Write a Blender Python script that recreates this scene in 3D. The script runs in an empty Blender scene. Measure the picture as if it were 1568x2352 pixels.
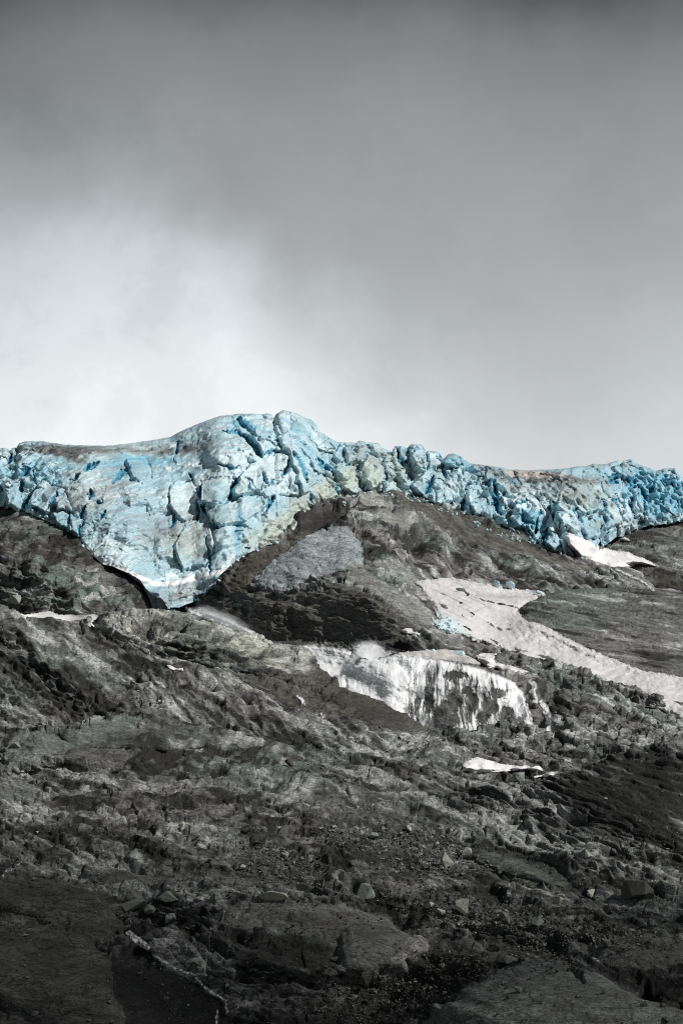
import bpy, bmesh, math, random
import numpy as np
from mathutils import Vector, Matrix

random.seed(7)
RNG = np.random.default_rng(11)
SC = bpy.context.scene
COL = SC.collection

# ------------------------------------------------------------------ camera
PITCH = math.radians(19.0)
CAM = np.array([0.0, 0.0, 1.7])
K = math.tan(math.radians(10.0)) / 1176.0          # survey grid 1568 x 2352, 20 degrees high
cd = bpy.data.cameras.new('camera')
cam = bpy.data.objects.new('camera', cd)
COL.objects.link(cam)
cam.location = CAM
cam.rotation_euler = (math.radians(90) + PITCH, 0, 0)
cd.sensor_fit = 'VERTICAL'
cd.angle = math.radians(20.0)
cd.clip_start = 0.5
cd.clip_end = 20000
SC.camera = cam
SC.render.resolution_x = 682
SC.render.resolution_y = 1024

# ------------------------------------------------------------------ sun
SUN_EL, SUN_AZ = math.radians(40), math.radians(112)   # azimuth clockwise from +Y (view direction)
sv = Vector((math.sin(SUN_AZ) * math.cos(SUN_EL), math.cos(SUN_AZ) * math.cos(SUN_EL), math.sin(SUN_EL)))
sl = bpy.data.lights.new('sun', 'SUN')
sl.energy = 4.2
sl.angle = math.radians(0.6)
sl.color = (1.0, 0.98, 0.95)
so = bpy.data.objects.new('sun', sl)
so.rotation_euler = sv.to_track_quat('Z', 'Y').to_euler()
so.location = (300, 100, 500)
COL.objects.link(so)

# ------------------------------------------------------------------ sky
W = bpy.data.worlds.new('World')
SC.world = W
W.use_nodes = True
nt = W.node_tree
nt.nodes.clear()
L = nt.links


def N(nt, t, **kw):
    n = nt.nodes.new(t)
    for k, v in kw.items():
        if k.startswith('i_'):
            key = k[2:]
            n.inputs[int(key) if key.isdigit() else key].default_value = v
        else:
            setattr(n, k, v)
    return n


def math_n(nt, op, a, b=None, clamp=False):
    n = nt.nodes.new('ShaderNodeMath')
    n.operation = op
    n.use_clamp = clamp
    for i, x in enumerate((a, b)):
        if x is None:
            continue
        if isinstance(x, (int, float)):
            n.inputs[i].default_value = x
        else:
            nt.links.new(x, n.inputs[i])
    return n.outputs[0]


def ramp(nt, fac, stops, interp='LINEAR'):
    n = nt.nodes.new('ShaderNodeValToRGB')
    n.color_ramp.interpolation = interp
    e = n.color_ramp.elements
    while len(e) < len(stops):
        e.new(0.5)
    for i, (p, c) in enumerate(stops):
        e[i].position = p
        e[i].color = (*c, 1) if len(c) == 3 else c
    nt.links.new(fac, n.inputs[0])
    return n.outputs[0]


def sinel(v):
    """sine of the elevation seen at survey row v"""
    zz = (1176 - v) * K
    y = math.cos(PITCH) - zz * math.sin(PITCH)
    z = math.sin(PITCH) + zz * math.cos(PITCH)
    return z / math.hypot(y, z)


tc = N(nt, 'ShaderNodeTexCoord')
sep = N(nt, 'ShaderNodeSeparateXYZ')
L.new(tc.outputs['Generated'], sep.inputs[0])
n1 = N(nt, 'ShaderNodeTexNoise', i_Scale=11.0, i_Detail=7.0, i_Roughness=0.55, i_Distortion=0.1)
L.new(tc.outputs['Generated'], n1.inputs['Vector'])
n2 = N(nt, 'ShaderNodeTexNoise', i_Scale=6.0, i_Detail=4.0, i_Roughness=0.45)
L.new(tc.outputs['Generated'], n2.inputs['Vector'])
z = sep.outputs['Z']
d1 = math_n(nt, 'MULTIPLY', math_n(nt, 'SUBTRACT', n1.outputs[0], 0.5), 0.10)
d2 = math_n(nt, 'MULTIPLY', math_n(nt, 'SUBTRACT', n2.outputs[0], 0.5), 0.10)
zw = math_n(nt, 'ADD', z, math_n(nt, 'ADD', math_n(nt, 'MULTIPLY', d1, 0.45), math_n(nt, 'MULTIPLY', d2, 0.45)))


def g(s, tint=(1, 1, 1)):
    s /= 255.0
    l = ((s + 0.055) / 1.055) ** 2.4
    return (l * tint[0], l * tint[1], l * tint[2])


cool = (0.955, 1.0, 1.02)
blue = (0.935, 1.0, 1.03)
# ramps over sin(elevation)
RA, RB = 0.26, 0.62


def rp(v):
    return (sinel(v) - RA) / (RB - RA)


dark_side = ramp(nt, math_n(nt, 'DIVIDE', math_n(nt, 'SUBTRACT', zw, RA), RB - RA), [
    (rp(1250), g(232, cool)), (rp(1050), g(222, cool)), (rp(900), g(205, cool)), (rp(700), g(183, cool)), (rp(500), g(166, cool)),
    (rp(300), g(154, cool)), (rp(120), g(132, cool)), (rp(-20), g(96, cool)), (rp(-250), g(78, cool))])
bright_side = ramp(nt, math_n(nt, 'DIVIDE', math_n(nt, 'SUBTRACT', zw, RA), RB - RA), [
    (rp(1250), g(247, cool)), (rp(1000), g(246, cool)), (rp(850), g(241, cool)), (rp(680), g(230, blue)), (rp(560), g(213, blue)),
    (rp(430), g(172, blue)), (rp(200), g(130, blue)), (rp(-20), g(88, blue)), (rp(-250), g(76, cool))])
# soft diagonal edge of the cloud bank
xs = math_n(nt, 'ADD', sep.outputs['X'], d1)
edge = math_n(nt, 'ADD', math_n(nt, 'MULTIPLY', xs, 0.86), zw)
# sign: edge value grows to the right and upward
def edge_at(u, v):
    x = (u - 784) * K
    zz = (1176 - v) * K
    return 0.86 * x + (math.sin(PITCH) + zz * math.cos(PITCH))
e0 = edge_at(672, 745)
mixf = ramp(nt, math_n(nt, 'ADD', math_n(nt, 'MULTIPLY', math_n(nt, 'SUBTRACT', edge, e0), 10.0), 0.5), [(0.2, (0, 0, 0)), (0.82, (1, 1, 1))], 'EASE')
mx = N(nt, 'ShaderNodeMixRGB')
L.new(mixf, mx.inputs[0]); L.new(bright_side, mx.inputs[1]); L.new(dark_side, mx.inputs[2])
# darker cloud wisps inside the bright part and side falloff
n3 = N(nt, 'ShaderNodeTexNoise', i_Scale=20.0, i_Detail=9.0, i_Roughness=0.6, i_Distortion=0.15)
L.new(tc.outputs['Generated'], n3.inputs['Vector'])
wisp = ramp(nt, math_n(nt, 'ADD', math_n(nt, 'MULTIPLY', n1.outputs[0], 0.5), math_n(nt, 'MULTIPLY', n3.outputs[0], 0.5)), [(0.41, (0.85, 0.855, 0.86)), (0.5, (0.975, 0.975, 0.975)), (0.58, (1.07, 1.07, 1.07))], 'EASE')
mw = N(nt, 'ShaderNodeMixRGB', blend_type='MULTIPLY'); L.new(math_n(nt, 'SUBTRACT', 1.0, math_n(nt, 'MULTIPLY', mixf, 0.55)), mw.inputs[0])
L.new(mx.outputs[0], mw.inputs[1]); L.new(wisp, mw.inputs[2])
# sky behind the viewer dimmed to cut its fill light on the slopes
back = ramp(nt, math_n(nt, 'ADD', math_n(nt, 'MULTIPLY', sep.outputs['Y'], 0.5), 0.5), [(0.0, (0.20, 0.21, 0.225)), (0.5, (0.26, 0.27, 0.285)), (0.92, (1, 1, 1))])
mb = N(nt, 'ShaderNodeMixRGB', blend_type='MULTIPLY'); mb.inputs[0].default_value = 1.0
L.new(mw.outputs[0], mb.inputs[1]); L.new(back, mb.inputs[2])
sky = N(nt, 'ShaderNodeTexSky')
sky.sky_type = 'NISHITA'
sky.sun_disc = False
sky.sun_elevation = SUN_EL
sky.sun_rotation = SUN_AZ
bg1 = N(nt, 'ShaderNodeBackground'); bg1.inputs['Strength'].default_value = 0.05
L.new(sky.outputs[0], bg1.inputs['Color'])
bg2 = N(nt, 'ShaderNodeBackground'); bg2.inputs['Strength'].default_value = 1.0
L.new(mb.outputs[0], bg2.inputs['Color'])
ms = N(nt, 'ShaderNodeMixShader'); ms.inputs[0].default_value = 0.96
L.new(bg1.outputs[0], ms.inputs[1]); L.new(bg2.outputs[0], ms.inputs[2])
wo = N(nt, 'ShaderNodeOutputWorld')
L.new(ms.outputs[0], wo.inputs['Surface'])

SC.view_settings.view_transform = 'Standard'
SC.view_settings.look = 'None'
SC.view_settings.exposure = 0.0
SC.view_settings.gamma = 1.0
SC.render.engine = 'CYCLES'
cy = SC.cycles
cy.use_denoising = False
cy.filter_width = 1.1
cy.sample_clamp_indirect = 3.0
cy.max_bounces = 24
cy.glossy_bounces = 2
cy.transmission_bounces = 4
cy.diffuse_bounces = 3
cy.transparent_max_bounces = 24
cy.volume_bounces = 24
cy.volume_step_rate = 1.0
cy.volume_max_steps = 96


# ================================================================== numeric helpers
F = np.float32
PERM = RNG.permutation(256).astype(np.int32)
PERM2 = np.concatenate([PERM, PERM])
G3 = RNG.normal(size=(256, 3)); G3 /= np.linalg.norm(G3, axis=1)[:, None]
G3 = (G3 * 1.45).astype(F)


def perlin(x, y, z):
    x = np.asarray(x, F); y = np.asarray(y, F); z = np.asarray(z, F)
    x, y, z = np.broadcast_arrays(x, y, z)
    xi = np.floor(x).astype(np.int32); yi = np.floor(y).astype(np.int32); zi = np.floor(z).astype(np.int32)
    xf = x - xi; yf = y - yi; zf = z - zi
    fx = xf * xf * xf * (xf * (xf * 6 - 15) + 10)
    fy = yf * yf * yf * (yf * (yf * 6 - 15) + 10)
    fz = zf * zf * zf * (zf * (zf * 6 - 15) + 10)
    x0 = xi & 255; x1 = (xi + 1) & 255; y0 = yi & 255; y1 = (yi + 1) & 255; z0 = zi & 255; z1 = (zi + 1) & 255

    def gr(a, b, c, dx, dy, dz):
        h = PERM2[PERM2[PERM2[a] + b] + c]
        gg = G3[h]
        return gg[..., 0] * dx + gg[..., 1] * dy + gg[..., 2] * dz
    n00 = gr(x0, y0, z0, xf, yf, zf); n10 = gr(x1, y0, z0, xf - 1, yf, zf)
    n01 = gr(x0, y1, z0, xf, yf - 1, zf); n11 = gr(x1, y1, z0, xf - 1, yf - 1, zf)
    a = n00 + fx * (n10 - n00); b = n01 + fx * (n11 - n01); c0 = a + fy * (b - a)
    n00 = gr(x0, y0, z1, xf, yf, zf - 1); n10 = gr(x1, y0, z1, xf - 1, yf, zf - 1)
    n01 = gr(x0, y1, z1, xf, yf - 1, zf - 1); n11 = gr(x1, y1, z1, xf - 1, yf - 1, zf - 1)
    a = n00 + fx * (n10 - n00); b = n01 + fx * (n11 - n01); c1 = a + fy * (b - a)
    return c0 + fz * (c1 - c0)


def fbm(x, y, z, octv=4, gain=0.5, lac=2.03):
    s = 0; a = 1.0; f = 1.0; t = 0
    for o in range(octv):
        s = s + a * perlin(x * f + 17.3 * o, y * f - 9.1 * o, z * f + 5.7 * o)
        t += a; a *= gain; f *= lac
    return s / t


def ridged(x, y, z, octv=3):
    s = 0; a = 1.0; f = 1.0; t = 0
    for o in range(octv):
        s = s + a * (1 - 2 * np.abs(perlin(x * f + 7.3 * o, y * f + 3.1 * o, z * f)))
        t += a; a *= 0.5; f *= 2.1
    return s / t


def hsh(ix, iy, s):
    h = (ix.astype(np.int64) * 374761393 + iy.astype(np.int64) * 668265263 + s * 1442695041) & 0xFFFFFFFF
    h = ((h ^ (h >> 13)) * 1274126177) & 0xFFFFFFFF
    h = ((h ^ (h >> 16)) * 2246822519) & 0xFFFFFFFF
    return ((h ^ (h >> 15)) & 0xFFFFFF).astype(F) / F(0x1000000)


def voronoi(p, q, seed=0):
    """F1, F2, three random values of the nearest cell, offset to its centre"""
    p = np.asarray(p, F); q = np.asarray(q, F)
    pi = np.floor(p).astype(np.int32); qi = np.floor(q).astype(np.int32)
    f1 = np.full(p.shape, 9, F); f2 = np.full(p.shape, 9, F)
    bi = np.zeros(p.shape, np.int32); bj = np.zeros(p.shape, np.int32)
    bx = np.zeros(p.shape, F); by = np.zeros(p.shape, F)
    for i in (-1, 0, 1):
        for j in (-1, 0, 1):
            ci = pi + i; cj = qi + j
            cx = ci + hsh(ci, cj, seed * 7 + 1); cyy = cj + hsh(ci, cj, seed * 7 + 2)
            dx = p - cx; dy = q - cyy
            d = np.sqrt(dx * dx + dy * dy)
            m = d < f1
            f2 = np.where(m, f1, np.minimum(f2, d))
            f1 = np.where(m, d, f1)
            bi = np.where(m, ci, bi); bj = np.where(m, cj, bj)
            bx = np.where(m, dx, bx); by = np.where(m, dy, by)
    r = [hsh(bi, bj, seed * 7 + 3 + k) for k in range(3)]
    return f1, f2, r, bx, by


def sstep(a, b, x):
    t = np.clip((x - a) / (b - a), 0, 1)
    return t * t * (3 - 2 * t)


def lerp(a, b, t):
    return a + (b - a) * t


def mixc(c, col, t):
    col = np.asarray(col, F)
    return c + (col - c) * t[..., None]


def unproj(u, v, Y):
    u = np.asarray(u, float); v = np.asarray(v, float)
    x = (u - 784) * K; zz = (1176 - v) * K
    dy = math.cos(PITCH) - zz * math.sin(PITCH)
    dz = math.sin(PITCH) + zz * math.cos(PITCH)
    return np.stack([CAM[0] + x / dy * Y, CAM[1] + Y + 0 * x, CAM[2] + dz / dy * Y], -1)


def proj(P):
    d = P - CAM
    f = d[..., 1] * math.cos(PITCH) + d[..., 2] * math.sin(PITCH)
    zz = -d[..., 1] * math.sin(PITCH) + d[..., 2] * math.cos(PITCH)
    return 784 + d[..., 0] / f / K, 1176 - zz / f / K


def boxblur(a, r, axis, n=3):
    if r < 1:
        return a
    for _ in range(n):
        pad = [(0, 0)] * a.ndim; pad[axis] = (r + 1, r)
        c = np.cumsum(np.pad(a, pad, mode='edge'), axis=axis, dtype=float)
        hi = np.take(c, range(2 * r + 1, c.shape[axis]), axis=axis)
        lo = np.take(c, range(0, c.shape[axis] - 2 * r - 1), axis=axis)
        a = (hi - lo) / (2 * r + 1)
    return a


def blob(u, v, c):
    """(u, v, ru, rv, degrees) -> squared elliptic distance; positive angle tilts down to the right"""
    cu, cv, ru, rv, an = c[:5]
    an = math.radians(an)
    du = u - cu; dv = v - cv
    a = (du * math.cos(an) + dv * math.sin(an)) / ru
    b = (-du * math.sin(an) + dv * math.cos(an)) / rv
    return a * a + b * b


def polydist(u, v, pts):
    """distance to an open polyline"""
    d = np.full(u.shape, 1e6)
    for (x0, y0), (x1, y1) in zip(pts[:-1], pts[1:]):
        ex, ey = x1 - x0, y1 - y0
        t = np.clip(((u - x0) * ex + (v - y0) * ey) / (ex * ex + ey * ey + 1e-9), 0, 1)
        d = np.minimum(d, np.hypot(u - x0 - t * ex, v - y0 - t * ey))
    return d


def polyparam(u, v, pts):
    d = np.full(u.shape, 1e6); tt = np.zeros(u.shape)
    L_ = [0]
    for (x0, y0), (x1, y1) in zip(pts[:-1], pts[1:]):
        L_.append(L_[-1] + math.hypot(x1 - x0, y1 - y0))
    for k, ((x0, y0), (x1, y1)) in enumerate(zip(pts[:-1], pts[1:])):
        ex, ey = x1 - x0, y1 - y0
        t = np.clip(((u - x0) * ex + (v - y0) * ey) / (ex * ex + ey * ey + 1e-9), 0, 1)
        dd = np.hypot(u - x0 - t * ex, v - y0 - t * ey)
        m = dd < d
        d = np.where(m, dd, d); tt = np.where(m, (L_[k] + t * (L_[k + 1] - L_[k])) / L_[-1], tt)
    return d, tt


def inpoly(u, v, pts):
    r = np.zeros(u.shape, bool)
    n = len(pts)
    for i in range(n):
        x0, y0 = pts[i]; x1, y1 = pts[(i + 1) % n]
        if y0 == y1:
            continue
        c = ((y0 > v) != (y1 > v)) & (u < (x1 - x0) * (v - y0) / (y1 - y0) + x0)
        r ^= c
    return r


# ================================================================== object helpers
def tag(o, label=None, cat=None, group=None, kind=None):
    if label: o['label'] = label
    if cat: o['category'] = cat
    if group: o['group'] = group
    if kind: o['kind'] = kind
    return o


def link_mesh(name, me, mat, parent=None):
    o = bpy.data.objects.new(name, me)
    COL.objects.link(o)
    if mat is not None and not me.materials:
        me.materials.append(mat)
    if parent is not None:
        o.parent = parent
    return o


def np_mesh(name, V, Fq, smooth=True, col=None, attrs=None):
    V = np.ascontiguousarray(V.reshape(-1, 3), F)
    me = bpy.data.meshes.new(name)
    nf, k = Fq.shape
    me.vertices.add(len(V)); me.vertices.foreach_set('co', V.ravel())
    me.loops.add(nf * k); me.loops.foreach_set('vertex_index', np.ascontiguousarray(Fq.ravel(), np.int32))
    me.polygons.add(nf)
    me.polygons.foreach_set('loop_start', np.arange(0, nf * k, k, dtype=np.int32))
    me.polygons.foreach_set('use_smooth', np.full(nf, smooth))
    me.update(calc_edges=True)
    if col is not None:
        a = me.attributes.new('albedo', 'FLOAT_COLOR', 'POINT')
        c = np.ones((len(V), 4), F); c[:, :3] = col.reshape(-1, 3)
        a.data.foreach_set('color', c.ravel())
    for kx, val in (attrs or {}).items():
        a = me.attributes.new(kx, 'FLOAT', 'POINT')
        a.data.foreach_set('value', np.ascontiguousarray(val.ravel(), F))
    return me


def grid_faces(nr, nc, keep=None):
    i = np.arange(nr * nc).reshape(nr, nc)
    f = np.stack([i[:-1, :-1], i[:-1, 1:], i[1:, 1:], i[1:, :-1]], -1)
    if keep is not None:
        k = keep[:-1, :-1] & keep[:-1, 1:] & keep[1:, 1:] & keep[1:, :-1]
        return f[k]
    return f.reshape(-1, 4)


def compact(V, Fq, *arrs):
    used, inv = np.unique(Fq, return_inverse=True)
    return (V.reshape(-1, 3)[used], inv.reshape(Fq.shape)) + tuple(a.reshape((-1,) + a.shape[2:])[used] for a in arrs)


# depth map of the survey grid, filled by every rock sheet (used to rest things on the ground)
ZS = 2.0
ZU0, ZV0 = -160, 900
ZNU, ZNV = int(1900 / ZS), int(1560 / ZS)
ZB = np.full((ZNV, ZNU), 1e9)


def zwrite(P):
    global ZB
    u, v = proj(P)
    iu = ((u - ZU0) / ZS).astype(int); iv = ((v - ZV0) / ZS).astype(int)
    m = (iu >= 0) & (iu < ZNU) & (iv >= 0) & (iv < ZNV)
    np.minimum.at(ZB, (iv[m], iu[m]), P[..., 1][m])


def zfill():
    global ZB
    for _ in range(4):
        bad = ZB > 1e8
        if not bad.any(): break
        Zp = np.pad(ZB, 1, mode='edge')
        cand = np.min([Zp[:-2, 1:-1], Zp[2:, 1:-1], Zp[1:-1, :-2], Zp[1:-1, 2:]], axis=0)
        ZB = np.where(bad, cand, ZB)


def zlook(u, v, M=None):
    M = ZB if M is None else M
    iu = np.clip(((np.asarray(u) - ZU0) / ZS).astype(int), 0, ZNU - 1)
    iv = np.clip(((np.asarray(v) - ZV0) / ZS).astype(int), 0, ZNV - 1)
    return M[iv, iu]


# ================================================================== materials
def new_mat(name):
    m = bpy.data.materials.new(name)
    m.use_nodes = True
    t = m.node_tree
    t.nodes.clear()
    out = N(t, 'ShaderNodeOutputMaterial')
    return m, t, out


def rock_material(name, fine=1.0, bump=0.6, wetattr=True, rough=0.85, contrast=1.0):
    m, t, out = new_mat(name)
    b = N(t, 'ShaderNodeBsdfPrincipled')
    t.links.new(b.outputs[0], out.inputs[0])
    at = N(t, 'ShaderNodeAttribute', attribute_name='albedo')
    tc = N(t, 'ShaderNodeTexCoord')
    mp = N(t, 'ShaderNodeMapping'); mp.inputs['Scale'].default_value = (1.0, 1.4, 2.2)
    t.links.new(tc.outputs['Object'], mp.inputs[0])
    a = N(t, 'ShaderNodeTexNoise', i_Scale=2.2 * fine, i_Detail=8.0, i_Roughness=0.68)
    t.links.new(mp.outputs[0], a.inputs['Vector'])
    c = N(t, 'ShaderNodeTexNoise', i_Scale=0.45 * fine, i_Detail=6.0, i_Roughness=0.6, i_Distortion=0.8)
    t.links.new(mp.outputs[0], c.inputs['Vector'])
    lo = 1 - 0.55 * contrast
    hi = 1 + 0.75 * contrast
    r1 = ramp(t, a.outputs[0], [(0.33, (lo, lo, lo)), (0.5, (1, 1, 1)), (0.68, (hi, hi, hi * 0.99))])
    r2 = ramp(t, c.outputs[0], [(0.35, (0.72, 0.70, 0.70)), (0.52, (1, 1, 1)), (0.66, (1.18, 1.22, 1.16))])
    m1 = N(t, 'ShaderNodeMixRGB', blend_type='MULTIPLY'); m1.inputs[0].default_value = 1
    m2 = N(t, 'ShaderNodeMixRGB', blend_type='MULTIPLY'); m2.inputs[0].default_value = 1
    t.links.new(at.outputs['Color'], m1.inputs[1]); t.links.new(r1, m1.inputs[2])
    t.links.new(m1.outputs[0], m2.inputs[1]); t.links.new(r2, m2.inputs[2])
    fg_ = N(t, 'ShaderNodeTexNoise', i_Scale=8.5 * fine, i_Detail=4.0, i_Roughness=0.7)
    t.links.new(mp.outputs[0], fg_.inputs['Vector'])
    r3 = ramp(t, fg_.outputs[0], [(0.36, (0.55, 0.55, 0.55)), (0.5, (1, 1, 1)), (0.64, (1.5, 1.5, 1.48))])
    m3 = N(t, 'ShaderNodeMixRGB', blend_type='MULTIPLY'); m3.inputs[0].default_value = 0.85
    t.links.new(m2.outputs[0], m3.inputs[1]); t.links.new(r3, m3.inputs[2])
    mp2 = N(t, 'ShaderNodeMapping'); mp2.inputs['Scale'].default_value = (0.22, 0.30, 0.62); mp2.inputs['Rotation'].default_value = (0.25, 0.45, 0.2)
    wv_ = N(t, 'ShaderNodeMixRGB', blend_type='ADD'); wv_.inputs[0].default_value = 1.6
    t.links.new(tc.outputs['Object'], wv_.inputs[1]); t.links.new(c.outputs['Color'], wv_.inputs[2])
    t.links.new(wv_.outputs[0], mp2.inputs[0])
    vo = N(t, 'ShaderNodeTexVoronoi'); vo.feature = 'DISTANCE_TO_EDGE'; vo.inputs['Scale'].default_value = 1.0
    t.links.new(mp2.outputs[0], vo.inputs['Vector'])
    r4 = ramp(t, vo.outputs['Distance'], [(0.0, (0.30, 0.30, 0.30)), (0.018, (0.6, 0.6, 0.6)), (0.04, (1, 1, 1))])
    m4 = N(t, 'ShaderNodeMixRGB', blend_type='MULTIPLY'); m4.inputs[0].default_value = 0.8
    t.links.new(m3.outputs[0], m4.inputs[1]); t.links.new(r4, m4.inputs[2])
    t.links.new(m4.outputs[0], b.inputs['Base Color'])
    bp = N(t, 'ShaderNodeBump'); bp.inputs['Strength'].default_value = bump
    bp.inputs['Distance'].default_value = 0.35
    t.links.new(a.outputs[0], bp.inputs['Height'])
    t.links.new(bp.outputs[0], b.inputs['Normal'])
    if wetattr:
        w = N(t, 'ShaderNodeAttribute', attribute_name='wet')
        t.links.new(math_n(t, 'SUBTRACT', rough, math_n(t, 'MULTIPLY', w.outputs['Fac'], 0.5)), b.inputs['Roughness'])
    else:
        b.inputs['Roughness'].default_value = rough
    b.inputs['Specular IOR Level'].default_value = 0.3
    return m


M_ROCK = rock_material('rock')
M_SLAB = rock_material('polished_rock', bump=0.4, rough=0.7, contrast=0.7)


def ice_material():
    m, t, out = new_mat('glacier_ice')
    b = N(t, 'ShaderNodeBsdfPrincipled')
    t.links.new(b.outputs[0], out.inputs[0])
    at = N(t, 'ShaderNodeAttribute', attribute_name='albedo')
    tc = N(t, 'ShaderNodeTexCoord')
    mp = N(t, 'ShaderNodeMapping'); mp.inputs['Scale'].default_value = (1, 1, 2.4)
    mp.inputs['Rotation'].default_value = (0, math.radians(35), 0)
    t.links.new(tc.outputs['Object'], mp.inputs[0])
    a = N(t, 'ShaderNodeTexNoise', i_Scale=1.1, i_Detail=8.0, i_Roughness=0.65)
    t.links.new(mp.outputs[0], a.inputs['Vector'])
    r1 = ramp(t, a.outputs[0], [(0.33, (0.72, 0.76, 0.78)), (0.5, (1, 1, 1)), (0.66, (1.08, 1.07, 1.06))])
    m1 = N(t, 'ShaderNodeMixRGB', blend_type='MULTIPLY'); m1.inputs[0].default_value = 0.9
    t.links.new(at.outputs['Color'], m1.inputs[1]); t.links.new(r1, m1.inputs[2])
    t.links.new(m1.outputs[0], b.inputs['Base Color'])
    b.inputs['Roughness'].default_value = 0.42
    b.inputs['Specular IOR Level'].default_value = 0.4
    b.inputs['Subsurface Weight'].default_value = 0.25
    b.inputs['Subsurface Radius'].default_value = (0.6, 0.85, 1.0)
    b.inputs['Subsurface Scale'].default_value = 0.8
    bp = N(t, 'ShaderNodeBump'); bp.inputs['Strength'].default_value = 0.22; bp.inputs['Distance'].default_value = 0.5
    t.links.new(a.outputs[0], bp.inputs['Height']); t.links.new(bp.outputs[0], b.inputs['Normal'])
    return m


M_ICE = ice_material()


def snow_material():
    m, t, out = new_mat('old_snow')
    b = N(t, 'ShaderNodeBsdfPrincipled')
    t.links.new(b.outputs[0], out.inputs[0])
    at = N(t, 'ShaderNodeAttribute', attribute_name='albedo')
    tc = N(t, 'ShaderNodeTexCoord')
    a = N(t, 'ShaderNodeTexNoise', i_Scale=2.6, i_Detail=6.0, i_Roughness=0.6)
    t.links.new(tc.outputs['Object'], a.inputs['Vector'])
    r1 = ramp(t, a.outputs[0], [(0.3, (0.80, 0.79, 0.79)), (0.5, (1, 1, 1)), (0.7, (1.1, 1.1, 1.1))])
    m1 = N(t, 'ShaderNodeMixRGB', blend_type='MULTIPLY'); m1.inputs[0].default_value = 0.8
    t.links.new(at.outputs['Color'], m1.inputs[1]); t.links.new(r1, m1.inputs[2])
    t.links.new(m1.outputs[0], b.inputs['Base Color'])
    b.inputs['Roughness'].default_value = 0.75
    vt = N(t, 'ShaderNodeTexVoronoi', i_Scale=1.5); vt.feature = 'SMOOTH_F1'
    t.links.new(tc.outputs['Object'], vt.inputs['Vector'])
    bp = N(t, 'ShaderNodeBump'); bp.inputs['Strength'].default_value = 0.5; bp.inputs['Distance'].default_value = 0.35
    t.links.new(vt.outputs['Distance'], bp.inputs['Height']); t.links.new(bp.outputs[0], b.inputs['Normal'])
    return m


M_SNOW = snow_material()


def flat_material(name, col, rough=0.9, noise=0.0):
    m, t, out = new_mat(name)
    b = N(t, 'ShaderNodeBsdfPrincipled')
    t.links.new(b.outputs[0], out.inputs[0])
    b.inputs['Roughness'].default_value = rough
    tc = N(t, 'ShaderNodeTexCoord')
    a = N(t, 'ShaderNodeTexNoise', i_Scale=3.0, i_Detail=4.0)
    t.links.new(tc.outputs['Object'], a.inputs['Vector'])
    lo = tuple(c * (1 - noise) for c in col); hi = tuple(c * (1 + noise) for c in col)
    t.links.new(ramp(t, a.outputs[0], [(0.35, lo), (0.65, hi)]), b.inputs['Base Color'])
    return m


_fgz = {}


def zone_masks(zones, u, v, jit=1.0):
    key = (id(zones), u.shape)
    if key in _fgz:
        return _fgz[key]
    out = []
    uj = u + jit * 12 * fbm(u / 40, v / 22, 0 * u + 1, 4, 0.6); vj = v + jit * 9 * fbm(u / 40, v / 22, 0 * u + 6, 4, 0.6)
    for poly, col, hh, kd in zones:
        xs = [p[0] for p in poly]; ys = [p[1] for p in poly]
        m = (u > min(xs) - 20) & (u < max(xs) + 20) & (v > min(ys) - 20) & (v < max(ys) + 20)
        d = np.full(u.shape, -50.0)
        dd = polydist(uj[m], vj[m], list(poly) + [poly[0]])
        d[m] = np.where(inpoly(uj[m], vj[m], poly), dd, -dd)
        out.append((d, col, hh, kd))
    _fgz[key] = out
    return out


def zones_relief(h, zones, u, v, keep=0.38, jit=1.0):
    for d_, col_, hh_, kd_ in zone_masks(zones, u, v, jit):
        ins = sstep(-1, 4, d_)
        if kd_ == 'slab':
            h = lerp(h, keep * h, ins * 0.9) + hh_ * (sstep(-2, 5, d_) * 0.5 + 0.5 * sstep(0, 26, d_))
        else:
            h = h + hh_ * sstep(-2, 8, d_)
    return h


def zones_colour(c, ex, zones, u, v, jit=1.0, k=0.82):
    nz = fbm(ex[0] / 5, ex[1] / 1.6, 0 * u + 2, 4, 0.62); ny = fbm(u / 40, v / 20, 0 * u + 12, 3)
    for d_, col_, hh_, kd_ in zone_masks(zones, u, v, jit):
        k_ = sstep(-1.5, 1.5, d_) * (k if kd_ == 'slab' else 0.7)
        c = lerp(c, np.array(col_, F) * (1 + 0.9 * np.clip(nz, -0.7, 0.7) + 0.5 * ny)[..., None], k_[..., None])
    return c


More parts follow.
